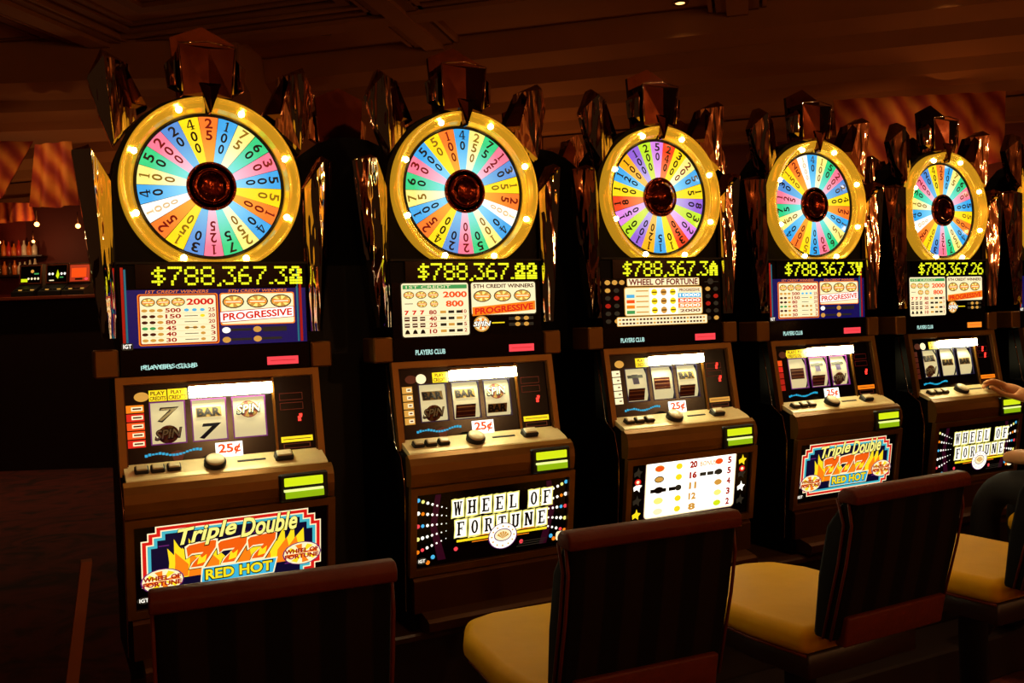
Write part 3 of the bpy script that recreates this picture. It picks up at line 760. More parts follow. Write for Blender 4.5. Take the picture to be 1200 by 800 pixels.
    def toplab(b):
        a = Art(*pl)
        if i in (0, 2, 5): a.ell(-.2, 1.247, .018, .012, TANL, .001)
        else: a.ell(-.203, 1.247, .018, .012, BRWN, .001); a.ell(-.172, 1.247, .016, .014, CREAM if i != 3 else YELL, .001)
        if i in (0, 3, 5): a.slab(-.182, -.139, 1.234, 1.262, YELL, 0, .0015); a.text('PLAY', -.178, -.143, 1.249, 1.259, BRWN, .002, .02); a.text('CREDITS', -.18, -.141, 1.236, 1.246, BRWN, .002, .02)
        a.slab(-.136, -.089, 1.234, 1.263, YELL, 0, .0015); a.text('PLAY', -.128, -.1, 1.250, 1.260, BRWN, .002, .02); a.text('CREDITS', -.134, -.091, 1.236, 1.247, BRWN, .002, .02)
        b.__dict__.update(a.__dict__)
    part('play_label', str(i), toplab, panel, False, kind='stuff')
    if i != 4:
        def sign(b):
            a = Art(*pl); a.slab(-.026, .043, 1.077, 1.115, HOTW, 0, .004); a.text('25¢', -.020, .038, 1.082, 1.111, ORNGR, .005, .035); b.__dict__.update(a.__dict__)
        part('denomination_sign', 'a', sign, panel, False)
    def cyan(b):
        a = Art(*pl); rr = random.Random(2)
        for k in range(17):
            x = -.2+.0083*k; z = 1.094+.004*math.sin(k*.55)+.001*k*.2; a.rect(x, x+.007, z, z+.004+.003*rr.random(), CYTXT, .001)
        if i < 2: a.poly([(-.13, 1.078), (-.11, 1.078), (-.103, 1.1), (-.12, 1.106), (-.137, 1.1)], BRWN, .0006)
        b.__dict__.update(a.__dict__)
    part('printed_notice', 'a' if i < 2 else 'b', cyan, panel, False, kind='stuff')
    def leds(b):
        a = Art(*pl)
        for z in (1.222, 1.196): a.rect(.15, .214, z-.009, z+.011, LEDRD, .0008); a.rect(.152, .212, z-.007, z+.009, DKART, .0012)
        if i == 2: sp = ((.196, 1.222), (.204, 1.178))
        elif i == 4: sp = ((.185, 1.222), (.195, 1.196))
        else: sp = ((.203, 1.165),)
        for x, z in sp:
            for dx, dz in ((0, .007), (.004, .007), (0, 0), (0, -.007), (-.004, -.007), (.003, .003), (-.004, 0)): a.slab(x+dx-.002, x+dx+.002, z+dz-.003, z+dz+.003, LEDR, 0, .002)
        a.slab(.147, .233, 1.100, 1.115, {0: YELL, 1: YELL, 2: TANL, 3: ORNG, 4: ORNG, 5: YELL}[i], 0, .002); a.rect(.152, .228, 1.1065, 1.1085, BRWN, .0026)
        a.rect(.152, .226, 1.083, 1.096, BRWN, .0008); a.rect(.155, .223, 1.085, 1.094, DKART, .0012)
        b.__dict__.update(a.__dict__)
    part('credit_meter', str(i), leds, panel, False, kind='stuff')
    # --- button deck
    dk = (-.058, 1.076, -.132, 1.045)
    def deck(b):
        b.profile_x([(-.052, 1.074), (-.060, 1.079), (-.118, 1.056), (-.130, 1.049), (-.136, 1.040), (-.10, 1.03)], -.252, .252, DECKM)
    deckp = part('button_deck', 'a', deck)
    A = Art(*dk)
    def yz(y): return 1.079-(-.060-y)*.39
    IV = mat('worn_ivory_plastic', (225, 210, 170), .35)
    tilt = (R(33), 0, 0)
    for x in (-.213, -.175, -.136):
        link('button', shared('button|a', lambda b: b.bbox(-.0165, .0165, -.0125, .0125, -.012, .009, BLKM, .003)), deckp, (x, -.098, yz(-.098)+.003), tilt)
        link('button_cap', shared('button_cap|a', lambda b: b.bbox(-.013, .013, -.0095, .0095, .007, .0125, IV, .002)), deckp, (x, -.098, yz(-.098)+.003), tilt)
    link('spin_button', shared('spin_button|a', lambda b: b.lathe([(.027, -.016), (.028, .008), (.0255, .013), (0, .013)], (0, 0, 0), BLKM, 24, 'z')), deckp, (-.036, -.099, yz(-.099)+.004), tilt)
    link('spin_cap', shared('spin_cap|a', lambda b: b.lathe([(.0235, .010), (.0235, .0155), (.019, .018), (0, .019)], (0, 0, 0), IV, 24, 'z')), deckp, (-.036, -.099, yz(-.099)+.004), tilt)
    link('square_button', shared('square_button|a', lambda b: b.bbox(-.024, .024, -.016, .016, -.016, .013, BLKM, .004)), deckp, (.142, -.097, yz(-.097)+.003), tilt)
    link('square_button_cap', shared('square_button_cap|a', lambda b: b.bbox(-.02, .02, -.012, .012, .011, .017, IV, .003)), deckp, (.142, -.097, yz(-.097)+.003), tilt)
    part('card_slot', 'a', lambda b: b.add([A.P(x, z, d) for d in (.001, .006) for x, z in ((.022, 1.061), (.095, 1.061), (.095, 1.0635), (.022, 1.0635))], [(0, 1, 2, 3), (7, 6, 5, 4), (0, 1, 5, 4), (1, 2, 6, 5), (2, 3, 7, 6), (3, 0, 4, 7)], BLKM), deckp)
    def face(b):
        b.profile_x([(-.134, 1.046), (-.148, 1.036), (-.157, 1.018), (-.159, .995), (-.155, .972), (-.150, .958), (-.12, .958), (-.12, 1.04)], -.260, .260, BRONZE)
    fc = part('deck_face', 'a', face)
    ba = part('bill_acceptor', 'a', lambda b: b.bbox(.112, .240, -.168, -.15, .958, 1.030, BLKM, .004))
    part('lit_slot', 'a', lambda b: b.bbox(.124, .226, -.1715, -.1665, .998, 1.020, LIMEL, .0015), ba)
    def slot2(b):
        b.bbox(.122, .226, -.174, -.1665, .984, .990, lit('lit_pale_lime', (235, 245, 150), 1.1), .001); b.bbox(.126, .228, -.1705, -.1665, .966, .984, lit('lit_deep_lime', (150, 190, 15), .9), .001)
    part('lit_slot', 'b', slot2, ba)
    # --- belly glass
    def bf(b):
        a = Art(*BELLY); a.frame(-.261, .261, .705, .956, .019, BRONZE, -.008, .011); a.frame(-.246, .246, .720, .941, .006, BRONZED, -.006, .006); b.__dict__.update(a.__dict__)
    part('belly_frame', 'a', bf)
    def bgl(b):
        a = Art(*BELLY); a.slab(-.243, .243, .722, .940, DKART, -.005, 0); b.__dict__.update(a.__dict__)
    bg = part('belly_glass', 'a', bgl)
    bk = {'blue': belly_red_hot, 'black': belly_tiles, 'band': belly_table}[kind]
    def ba_(b):
        a = Art(*BELLY); bk(a); b.__dict__.update(a.__dict__)
    part('printed_sign', kind, ba_, bg, False, kind='stuff')
    part('lower_door', 'a', lambda b: b.profile_x([(-.116, .700), (-.122, .690), (-.118, .60), (-.10, .60), (-.10, .70)], -.25, .25, BRONZED))
    part('coin_tray', 'a', lambda b: b.profile_x([(-.10, .552), (-.165, .552), (-.175, .562), (-.175, .585), (-.16, .592), (-.10, .605)], -.23, .23, BRONZED))
    for sx in (-1, 1):
        part('edge_trim', str(sx), lambda b: b.tube([(sx*.259, .01, 1.29), (sx*.259, -.03, 1.07), (sx*.259, -.085, 1.035), (sx*.259, -.10, .95), (sx*.259, -.075, .60)], .0028, CHROME, 6))
    return root

# ------------------------------------------------------------------ the setting
def carpet():
    m = bpy.data.materials.new('patterned_carpet'); m.use_nodes = True
    nt = m.node_tree; b = nt.nodes['Principled BSDF']; b.inputs['Roughness'].default_value = .95
    tc = nt.nodes.new('ShaderNodeTexCoord')
    nz = nt.nodes.new('ShaderNodeTexNoise'); nz.inputs['Scale'].default_value = 2.4; nz.inputs['Detail'].default_value = 4; nz.inputs['Distortion'].default_value = 2.2
    vo = nt.nodes.new('ShaderNodeTexVoronoi'); vo.inputs['Scale'].default_value = 1.7; vo.feature = 'SMOOTH_F1'
    nt.links.new(tc.outputs['Object'], nz.inputs['Vector']); nt.links.new(nz.outputs['Color'], vo.inputs['Vector'])
    mm = nt.nodes.new('ShaderNodeMath'); mm.operation = 'MULTIPLY'
    nt.links.new(nz.outputs['Fac'], mm.inputs[0]); nt.links.new(vo.outputs['Distance'], mm.inputs[1])
    rp = nt.nodes.new('ShaderNodeValToRGB'); e = rp.color_ramp.elements
    e[0].position = .04; e[0].color = (*lin((18, 6, 6)), 1); e[1].position = .3; e[1].color = (*lin((96, 26, 17)), 1)
    k = e.new(.15); k.color = (*lin((50, 12, 10)), 1)
    nt.links.new(mm.outputs[0], rp.inputs[0]); nt.links.new(rp.outputs[0], b.inputs['Base Color'])
    return m
link('floor', shared('floor|a', lambda b: b.box(-14, 18, -6, 22, -.1, 0, carpet())), kind='structure')

RZ = -R(41.5)
PLAST = mat('umber_plaster', (168, 108, 56), .8, noise=.15, scale=2)
PLASTD = mat('dark_umber_plaster', (146, 90, 46), .8, noise=.15, scale=2)
ceil = link('ceiling', shared('ceiling|a', lambda b: b.box(-12, 12, -5, 10.6, 4.36, 4.5, PLAST)), rot=(0, 0, RZ), kind='structure')
for a0 in (-9.15, -6.1, -3.05, 0, 3.05, 6.1):
    def beam(b):
        b.box(-.2, .2, -5, 9.2, 4.29, 4.36, PLASTD); b.box(-.1, .1, -5, 9.2, 4.25, 4.29, PLAST); b.box(-.27, -.23, -5, 9.2, 4.30, 4.36, PLAST); b.box(.23, .27, -5, 9.2, 4.30, 4.36, PLAST)
    link('ceiling_beam', shared('ceiling_beam|a', beam), ceil, (a0, 0, 0))
for b0 in (-.95, 2.1, 5.15, 8.2):
    def cbeam(b):
        b.box(-12, 12, -.22, .22, 4.30, 4.36, PLASTD); b.box(-12, 12, -.12, .12, 4.26, 4.30, PLAST); b.box(-12, 12, -.34, -.28, 4.31, 4.36, PLAST)
    link('cross_beam', shared('cross_beam|a', cbeam), ceil, (0, b0, 0))
for a0 in (-7.62, -4.57, -1.52, 1.52, 4.57):
    for b0 in (.575, 3.62, 6.67):
        def cof(b):
            for q, t, z in ((1.12, .05, 4.33), (.98, .03, 4.34), (.62, .06, 4.32)):
                for s_ in (-1, 1):
                    b.box(-q-t, q+t, s_*q-t, s_*q+t, z, 4.37, PLASTD); b.box(s_*q-t, s_*q+t, -q+t, q-t, z, 4.37, PLASTD)
        link('coffer_moulding', shared('coffer_moulding|a', cof), ceil, (a0, b0, 0))
WALLD = mat('oxblood_wall', (96, 34, 24), .75, noise=.2, scale=1.5)
def corn(b):
    b.profile_x([(10.45, 3.52), (10.2, 3.52), (10.15, 3.62), (9.9, 3.7), (9.85, 3.82), (9.55, 3.9), (9.5, 4.05), (9.2, 4.12), (9.15, 4.36), (10.45, 4.36)], -12, 12, PLAST)
link('trim_1', shared('trim|a', corn), rot=(0, 0, RZ), kind='structure')
link('wall_back', shared('wall_back|a', lambda b: b.box(-12, 12, 10.45, 10.65, 0, 4.4, WALLD)), rot=(0, 0, RZ), kind='structure')
link('trim_2', shared('trim2|a', lambda b: b.box(-12, 12, 10.38, 10.45, 3.30, 3.50, PLAST).box(-12, 12, 10.34, 10.45, 3.25, 3.30, PLASTD)), rot=(0, 0, RZ), kind='structure')

WALLF = mat('umber_wall', (150, 84, 44), .8, noise=.2, scale=1.5)
link('wall_front', shared('wall_front|a', lambda b: b.box(-9, 14, -5.2, -5.0, 0, 4.4, WALLF)), kind='structure')
link('ceiling_2', shared('ceiling_2|a', lambda b: b.box(-9, 14, -5.2, 1.0, 4.5, 4.6, PLAST)), kind='structure')
# pieces of the hall in front of the camera's left are squared to this frame: x right, y depth
CF = empty  # placed through a helper so that each thing keeps its own base
def cf(x, y, z): 
    v = rt*x + Vector((math.sin(YAW), math.cos(YAW), 0))*y
    return (v.x, v.y, z)
link('wall_left', shared('wall_left|a', lambda b: b.box(-9, -3.2, 0, .2, 0, 4.4, WALLD)), loc=cf(0, 12.6, 0), rot=(0, 0, -YAW), kind='structure')
def soff(b): b.profile_x([(.6, 3.62), (-.05, 3.62), (-.1, 3.7), (-.3, 3.76), (-.35, 3.86), (-.7, 3.95), (-.75, 4.36), (.6, 4.36)], -9, -2.6, PLAST)
link('trim_3', shared('trim3|a', soff), loc=cf(0, 9.9, 0), rot=(0, 0, -YAW), kind='structure')

# ------------------------------------------------------------------ bank of machines
XC, YC, SP = .4285, 2.545, .71999
OFF = [(.0006, .0244, -.0034), (.0002, -.0253, -.0003), (.0005, -.0141, .0049), (-.0011, .0017, .0006), (-.0006, .0126, -.0018), (0, .02, 0)]
WOODP = mat('stained_plinth_wood', (30, 15, 10), .45, noise=.3, scale=6)
pl_ = empty('machine_plinth', (2.2, 2.6, 0), label='long dark wooden plinth under the row of slot machines', cat='plinth')
link('plinth_body', shared('plinth_body|a', lambda b: b.box(-1.95, 2.6, -.14, 1.05, 0, .52, WOODP)), pl_)
link('plinth_top', shared('plinth_top|a', lambda b: b.bbox(-1.98, 2.64, -.20, 1.1, .52, .5445, mat('plinth_edge_wood', (60, 32, 14), .4, noise=.25, scale=8), .006)), pl_)
link('footrest', shared('footrest|a', lambda b: b.bbox(-1.95, 2.6, -.36, -.14, 0, .16, WOODP, .008)), pl_)
def endp(b): b.add([(x, y, z) for y in (2.44, 2.475) for x, z in ((.070, .862), (.094, .862), (-.03, .0), (-.066, .0))], [(0, 1, 2, 3), (7, 6, 5, 4), (0, 1, 5, 4), (1, 2, 6, 5), (2, 3, 7, 6), (3, 0, 4, 7)], mat('amber_edge_wood', (130, 66, 24), .6, noise=.2, scale=8))
link('end_panel', shared('end_panel|a', endp), label='slanted amber-edged wooden end board at left of the machine row', cat='panel')
link('divider_board', shared('divider_board|a', lambda b: b.box(.19, 4.7, 2.845, 2.86, .545, 1.6, BLKM)), label='added black filler board between the two rows of slot machines', cat='partition')  # filler added so the gaps between machines stay black

LAB = ['large nearest slot machine with flaming sevens sign, second left of the lettered tiles machine',
       'slot machine with white letter tiles sign, standing between sevens machine and white pay table machine',
       'middle slot machine with glowing white pay table on its lower glass',
       'slot machine with flaming sevens sign behind the third chair from left',
       'smaller slot machine with white letter tiles sign and a hand at its buttons',
       'slot machine cut off by the right picture edge, only its chrome fins showing']
LAB[0] = 'nearest and largest slot machine, leftmost, with flaming sevens sign and blue pay table'
KIND = ['blue', 'black', 'band', 'blue', 'black', 'blue']
SEQ = ['$788,367.3?', '$788,367.??', '$788,367.3A', '$788,367.3Y', '$788,367.26', '$788,367.32']
ROT = [0, 8, 0, 16, 0, 4]
for i in range(6):
    o = OFF[i]
    machine(i, (XC+i*SP+o[0], YC+o[1], o[2]), 0, KIND[i], False, LAB[i], 'slot machines facing the camera in a row', SEQ[i], ROT[i])
for k in range(5):
    machine(9, (XC+k*SP+.53, 3.16, 0), math.pi, 'blue', True, ['unlit back of slot machine rising between the leftmost and second wheels', 'unlit back of slot machine rising between the second and third wheels', 'unlit back of slot machine rising between the third and fourth wheels',
            'unlit back of slot machine rising between the fourth and fifth wheels', 'unlit back of slot machine rising right of the fifth wheel'][k], 'slot machines of the row behind, seen from the back')

# ------------------------------------------------------------------ chairs
VINYL = mat('tan_vinyl', (200, 146, 4), .6, spec=.12, noise=.10, scale=9, bump=.08, bscale=14)
LEATH = mat('brown_leather', (94, 34, 12), .5, spec=.2, noise=.25, scale=20, bump=.1, bscale=60)
DKWOOD = mat('espresso_wood', (38, 20, 14), .4, noise=.3, scale=8)
def stripes():
    m = bpy.data.materials.new('striped_upholstery'); m.use_nodes = True
    nt = m.node_tree; b = nt.nodes['Principled BSDF']; b.inputs['Roughness'].default_value = .9; b.inputs['Specular IOR Level'].default_value = .15
    tc = nt.nodes.new('ShaderNodeTexCoord'); wv = nt.nodes.new('ShaderNodeTexWave'); wv.bands_direction = 'X'; wv.inputs['Scale'].default_value = 3.6; wv.inputs['Distortion'].default_value = .3
    nt.links.new(tc.outputs['Object'], wv.inputs['Vector'])
    rp = nt.nodes.new('ShaderNodeValToRGB'); rp.color_ramp.elements[0].position = .4; rp.color_ramp.elements[1].position = .6
    rp.color_ramp.elements[0].color = (*lin((10, 6, 5)), 1); rp.color_ramp.elements[1].color = (*lin((26, 13, 7)), 1)
    nt.links.new(wv.outputs['Fac'], rp.inputs[0]); nt.links.new(rp.outputs[0], b.inputs['Base Color'])
    return m
STRIPE = stripes()
def bev(me, w, seg=3, smooth=True):
    import bmesh
    bm = bmesh.new(); bm.from_mesh(me)
    bmesh.ops.bevel(bm, geom=[e for e in bm.edges if e.calc_face_angle(0) > .5], offset=w, segments=seg, affect='EDGES', profile=.5, clamp_overlap=True)
    for f in bm.faces: f.smooth = smooth
    bm.to_mesh(me); bm.free(); return me
def sh_bev(key, fn, w, seg=3):
    if key not in CACHE:
        b = MB(); fn(b); CACHE[key] = bev(b.mesh(key.split('|')[0]), w, seg)
    return CACHE[key]
def chair(x, y, rz, label):
    r = empty('casino_chair', (x, y, 0), rz, label=label, cat='chair', group='padded swivel chairs in front of the slot machines')
    def back(b): b.profile_x([(-.285, .655), (-.225, .655), (-.245, .80), (-.275, .92), (-.325, .985), (-.365, .985), (-.335, .84)], -.185, .185, STRIPE)
    link('backrest', sh_bev('backrest|a', back, .012, 2), r)
    link('back_cap', sh_bev('back_cap|a', lambda b: b.profile_x([(-.372, .978), (-.318, .980), (-.318, 1.0), (-.334, 1.012), (-.362, 1.012), (-.374, 1.0)], -.192, .192, LEATH), .005, 2), r)
    link('back_rail', sh_bev('back_rail|a', lambda b: b.profile_x([(-.300, .642), (-.27, .642), (-.28, .714), (-.315, .714)], -.162, .168, LEATH), .006, 2), r)
    for s_ in (-1, 1):
        for q in (0, .022):
            link('piping', shared('piping|%d%.3f' % (s_, q), lambda b: b.tube([(s_*.187, -.282+q, .66), (s_*.187, -.333+q, .84), (s_*.187, -.352+q, .93), (s_*.187, -.345+q*1.4, .985)], .0035, LEATH, 6)), r)
    def seat(b):
        b.profile_z([(-.205, -.225), (.205, -.225), (.222, -.05), (.212, .17), (.17, .275), (.09, .305), (-.09, .305), (-.17, .275), (-.212, .17), (-.222, -.05)], .606, .672, VINYL)
    link('seat', sh_bev('seat|a', seat, .026, 4), r)
    def sk(b): b.profile_z([(-.185, -.215), (.185, -.215), (.195, -.05), (.18, .16), (.14, .25), (.07, .28), (-.07, .28), (-.14, .25), (-.18, .16), (-.195, -.05)], .545, .608, DKWOOD)
    link('seat_base', sh_bev('seat_base|a', sk, .006, 1), r)
    link('seat_trim', shared('seat_trim|a', lambda b: b.tube([(-.195, -.215, .606), (-.21, -.05, .606), (-.198, .165, .606), (-.158, .265, .606), (-.085, .292, .606), (.085, .292, .606), (.158, .265, .606), (.198, .165, .606), (.21, -.05, .606), (.195, -.215, .606)], .004, LEATH, 6)), r)
    link('post', shared('post|a', lambda b: b.lathe([(.04, .02), (.04, .5), (.09, .536), (.0, .536)], (0, 0, 0), BLKM, 16, 'z')), r)
    link('foot_plate', shared('foot_plate|a', lambda b: b.lathe([(.24, 0.), (.24, .012), (.05, .04), (0, .04)], (0, 0, 0), BLKM, 28, 'z')), r)
    return r
chair(.36, 1.83, R(-6), 'dark casino chair leftmost in the foreground, its back hiding the sevens sign bottom')
chair(1.06, 1.80, R(-4), 'casino chair with tan seat in front of the letter tiles machine, between two other chairs')
chair(1.735, 1.80, R(1), 'casino chair with brown leather cap and tan seat, third chair from the left')
chair(2.42, 1.80, R(0), 'casino chair cut by the right picture edge, tan seat seen behind the third chair')
chair(3.15, 1.80, R(0), 'casino chair carrying the seated player beyond the right picture edge')

# ------------------------------------------------------------------ the player at the fifth machine
def player():
    V, E_, Rd = [], [], []
    def v(p, r, par=None):
        V.append(p); Rd.append(r if isinstance(r, tuple) else (r, r)); k = len(V)-1
        if par is not None: E_.append((par, k))
        return k
    def chain(par, pts):
        for p, r in pts: par = v(p, r, par)
        return par
    X = 3.17
    pel = v((X, 1.70, .78), (.17, .13))
    ab = v((X, 1.66, .95), (.15, .12), pel)
    ch = v((X, 1.68, 1.12), (.165, .12), ab)
    ne0 = v((X, 1.70, 1.26), (.09, .07), ch)
    ne1 = v((X, 1.72, 1.33), (.058, .058), ne0)
    h0 = v((X, 1.75, 1.40), (.070, .082), ne1); h1 = v((X, 1.75, 1.47), (.078, .098), h0); h2 = v((X, 1.74, 1.545), (.058, .075), h1)
    for s_ in (-1, 1):
        chain(pel, [((X+s_*.10, 1.80, .765), .088), ((X+s_*.10, 2.0, .755), .078), ((X+s_*.105, 2.16, .745), .062), ((X+s_*.105, 2.22, .66), .056), ((X+s_*.105, 2.22, .42), .048), ((X+s_*.105, 2.22, .25), .036), ((X+s_*.105, 2.24, .20), .042), ((X+s_*.11, 2.33, .188), .032)])
    # left arm resting on the thigh
    chain(ch, [((X-.19, 1.70, 1.18), .062), ((X-.24, 1.72, 1.0), .050), ((X-.25, 1.78, .90), .044), ((X-.18, 1.93, .875), .036), ((X-.13, 2.02, .868), .028), ((X-.11, 2.08, .862), .030), ((X-.10, 2.14, .85), .02)])
    # right arm reaching to the buttons
    sh = chain(ch, [((X+.19, 1.72, 1.19), .062), ((X+.30, 1.84, 1.04), .050), ((X+.38, 1.97, .945), .043), ((X+.40, 2.12, .975), .040), ((X+.385, 2.26, 1.005), .031)])
    wr = v((X+.372, 2.335, 1.018), (.024, .030), sh)
    pm = v((X+.345, 2.375, 1.038), (.022, .032), wr)
    kn = v((X+.318, 2.400, 1.060), (.018, .030), pm)
    chain(kn, [((X+.290, 2.415, 1.082), .0105), ((X+.248, 2.422, 1.096), .0092), ((X+.215, 2.424, 1.094), .0085), ((X+.190, 2.424, 1.086), .0070)])
    chain(kn, [((X+.300, 2.432, 1.076), .0105), ((X+.262, 2.447, 1.086), .0095), ((X+.235, 2.449, 1.078), .0088), ((X+.216, 2.446, 1.066), .0072)])
    chain(kn, [((X+.312, 2.440, 1.064), .0100), ((X+.280, 2.458, 1.068), .0090), ((X+.258, 2.456, 1.054), .0084), ((X+.252, 2.450, 1.040), .0070)])
    chain(kn, [((X+.326, 2.438, 1.048), .0088), ((X+.300, 2.456, 1.046), .0078), ((X+.284, 2.452, 1.034), .0072), ((X+.282, 2.446, 1.024), .0060)])
    chain(pm, [((X+.310, 2.375, 1.028), .0130), ((X+.268, 2.392, 1.040), .0112), ((X+.232, 2.403, 1.062), .0098), ((X+.205, 2.408, 1.076), .0076)])
    me = bpy.data.meshes.new('body'); me.from_pydata(V, E_, [])
    o = bpy.data.objects.new('body', me); COL.objects.link(o)
    sk = o.modifiers.new('skin', 'SKIN'); sk.use_smooth_shade = True; sk.branch_smoothing = .3
    for k, d in enumerate(me.skin_vertices[0].data): d.radius = Rd[k]; d.use_root = (k == 0)
    sb = o.modifiers.new('sub', 'SUBSURF'); sb.levels = 2; sb.render_levels = 2
    dg = bpy.context.evaluated_depsgraph_get()
    nm = bpy.data.meshes.new_from_object(o.evaluated_get(dg))
    bpy.data.objects.remove(o)
    skin = mat('warm_skin', (214, 150, 98), .5, noise=.12, scale=40); shirt = mat('dark_red_shirt', (96, 26, 24), .8, noise=.2); trou = mat('dark_trousers', (20, 13, 12), .85, noise=.2); shoe = mat('black_shoe_leather', (20, 16, 14), .4)
    nm.materials.clear()
    for m in (skin, shirt, trou, shoe): nm.materials.append(m)
    for p in nm.polygons:
        c = p.center; p.use_smooth = True
        if c.z < .26: k = 3
        elif c.z < .84 and c.y > 1.5 and not (c.x < X-.06 and c.z > .828 and c.y > 1.8): k = 2
        elif c.z > 1.31: k = 0
        elif c.y > 2.0 and c.z > .84 : k = 0
        else: k = 1
        p.material_index = k
    r = empty('person', (X, 1.70, .78), label='seated player in dark red shirt reaching a hand to the buttons', cat='person')
    link('body', nm, r, (-X, -1.70, -.78))
    hair = mat('grey_brown_hair', (90, 74, 60), .8, noise=.3)
    def hr(b):
        n = 14; vs, fs = [], []
        rows = [(1.37, .070, -.012), (1.43, .088, -.010), (1.50, .098, -.004), (1.555, .094, .004), (1.60, .070, .006), (1.625, .03, .006)]
        for z, q, dy in rows:
            for i in range(n):
                t = math.pi*1.0+ (math.pi*1.0)*(i/(n-1)) if z < 1.54 else 2*math.pi*i/(n-1)
                vs.append((X+q*.92*math.cos(t), 1.745+dy+q*1.1*math.sin(t), z))
        for j in range(len(rows)-1):
            for i in range(n-1): fs.append((j*n+i, j*n+i+1, (j+1)*n+i+1, (j+1)*n+i))
        fs.append(tuple(range(5*n, 6*n)))
        b.add(vs, fs, hair, True)
    link('hair', shared('hair|a', hr), r, (-X, -1.70, -.78))
    def fce(b):
        dk = mat('eye_dark', (30, 22, 20), .3); 
        for s_ in (-1, 1):
            b.lathe([(0, -.006), (.009, -.002), (.009, .002), (0, .006)], (X+s_*.032, 1.838, 1.478), mat('eye_white', (225, 215, 205), .3), 10); b.lathe([(0, .004), (.005, .006), (0, .008)], (X+s_*.032, 1.838, 1.478), dk, 8)
            b.lathe([(0, -.01), (.014, -.006), (.022, 0), (.014, .006), (0, .01)], (X+s_*.080, 1.752, 1.468), skin, 10)
        b.add([(X-.013, 1.842, 1.435), (X+.013, 1.842, 1.435), (X, 1.872, 1.440), (X, 1.846, 1.485), (X-.008, 1.842, 1.482), (X+.008, 1.842, 1.482)], [(0, 1, 2), (0, 2, 3, 4), (1, 5, 3, 2)], skin, True)
        b.tube([(X-.024, 1.836, 1.408), (X, 1.844, 1.405), (X+.024, 1.836, 1.408)], .005, mat('lip_red', (150, 70, 60), .5), 6)
    link('face', shared('face|a', fce), r, (-X, -1.70, -.78))
player()

# ------------------------------------------------------------------ far left: raised bar under drapery
def drape_mat(name, c1, c2, c3, sc, diag):
    m = bpy.data.materials.new(name); m.use_nodes = True
    nt = m.node_tree; b = nt.nodes['Principled BSDF']; b.inputs['Roughness'].default_value = .75
    tc = nt.nodes.new('ShaderNodeTexCoord'); mp = nt.nodes.new('ShaderNodeMapping'); mp.inputs['Rotation'].default_value = (0, R(diag), 0)
    wv = nt.nodes.new('ShaderNodeTexWave'); wv.bands_direction = 'X'; wv.inputs['Scale'].default_value = sc; wv.inputs['Distortion'].default_value = 1.2; wv.inputs['Detail'].default_value = 3; wv.inputs['Detail Scale'].default_value = 4
    nt.links.new(tc.outputs['Object'], mp.inputs[0]); nt.links.new(mp.outputs[0], wv.inputs['Vector'])
    rp = nt.nodes.new('ShaderNodeValToRGB'); e = rp.color_ramp.elements
    e[0].color = (*lin(c1), 1); e[1].color = (*lin(c3), 1); k = e.new(.5); k.color = (*lin(c2), 1)
    nt.links.new(wv.outputs['Fac'], rp.inputs[0]); nt.links.new(rp.outputs[0], b.inputs['Base Color'])
    return m
SILK = drape_mat('striped_orange_silk', (150, 36, 18), (196, 84, 24), (224, 128, 40), 1.6, 35)
SILKR = drape_mat('crimson_orange_silk', (120, 24, 16), (190, 70, 22), (230, 120, 36), 3.2, 0)
def cloth(b, outline, m, folds, amp, n=18, k=10):
    """outline(u,v)->(x,z); folds ripple along u; two sides for thickness"""
    vs, fs = [], []
    for sgn in (0, .012):
        for j in range(k+1):
            for i in range(n+1):
                u, v_ = i/n, j/k; x, z = outline(u, v_)
                vs.append((x, amp*math.sin(u*folds*2*math.pi)*(.35+.65*v_)+sgn, z))
    N = (n+1)*(k+1)
    for s_ in (0, 1):
        for j in range(k):
            for i in range(n):
                a = s_*N+j*(n+1)+i; fs.append((a, a+1, a+n+2, a+n+1))
    b.add(vs, fs, m, True)
D = 9.55
def PX(px, dep=D): return (px-600)/1081*dep
def PZ(px, py, dep=D): return CAMZ+((400-22.1)-(py)+(600-px)*.0363)/1081*dep
def hang(name, label, pts, m, folds, amp, dep, cat='drape', group='orange drapery over the far bar'):
    """pts: four photo-measured corners TL TR BR BL, sagging bottom"""
    q = [(PX(x, dep), PZ(x, y, dep)) for x, y in pts[:4]]; sag = pts[4] if len(pts) > 4 else 0
    x0 = sum(p[0] for p in q)/4; z0 = min(p[1] for p in q)
    def f(u, v_):
        t = (q[0][0]+(q[1][0]-q[0][0])*u, q[0][1]+(q[1][1]-q[0][1])*u); l = (q[3][0]+(q[2][0]-q[3][0])*u, q[3][1]+(q[2][1]-q[3][1])*u)
        return (t[0]+(l[0]-t[0])*v_-x0, t[1]+(l[1]-t[1])*v_-z0-sag*math.sin(math.pi*u)*v_)
    b = MB(); cloth(b, f, m, folds, amp)
    link(name, b.mesh(name, False), None, cf(x0, dep, z0), (0, 0, -YAW), label=label, cat=cat, group=group)
hang('drape', 'broad orange striped swag hanging at the far left picture edge', [(-60, 168), (50, 166), (14, 226), (-60, 240), .1], SILK, 2.5, .06, D)
hang('drape', 'flared orange canopy drape hanging beside the left fin of the nearest machine', [(52, 170), (94, 166), (98, 240), (42, 242), .02], SILK, 2.2, .05, D-.1)
hang('valance', 'small glowing pleated orange valance under the far left swag', [(-60, 237), (44, 238), (48, 258), (-60, 262), .02], SILKR, 14, .03, D+.2)
bar = empty('bar_counter', cf(PX(40, 10), 10, 0), -YAW, label='dark raised bar counter with gaming terminals at far left', cat='bar')
link('counter_front', shared('counter_front|a', lambda b: b.box(-1.6, 1.5, -.1, .5, 0, 1.82, mat('dark_bar_wood', (34, 16, 12), .4))), bar)
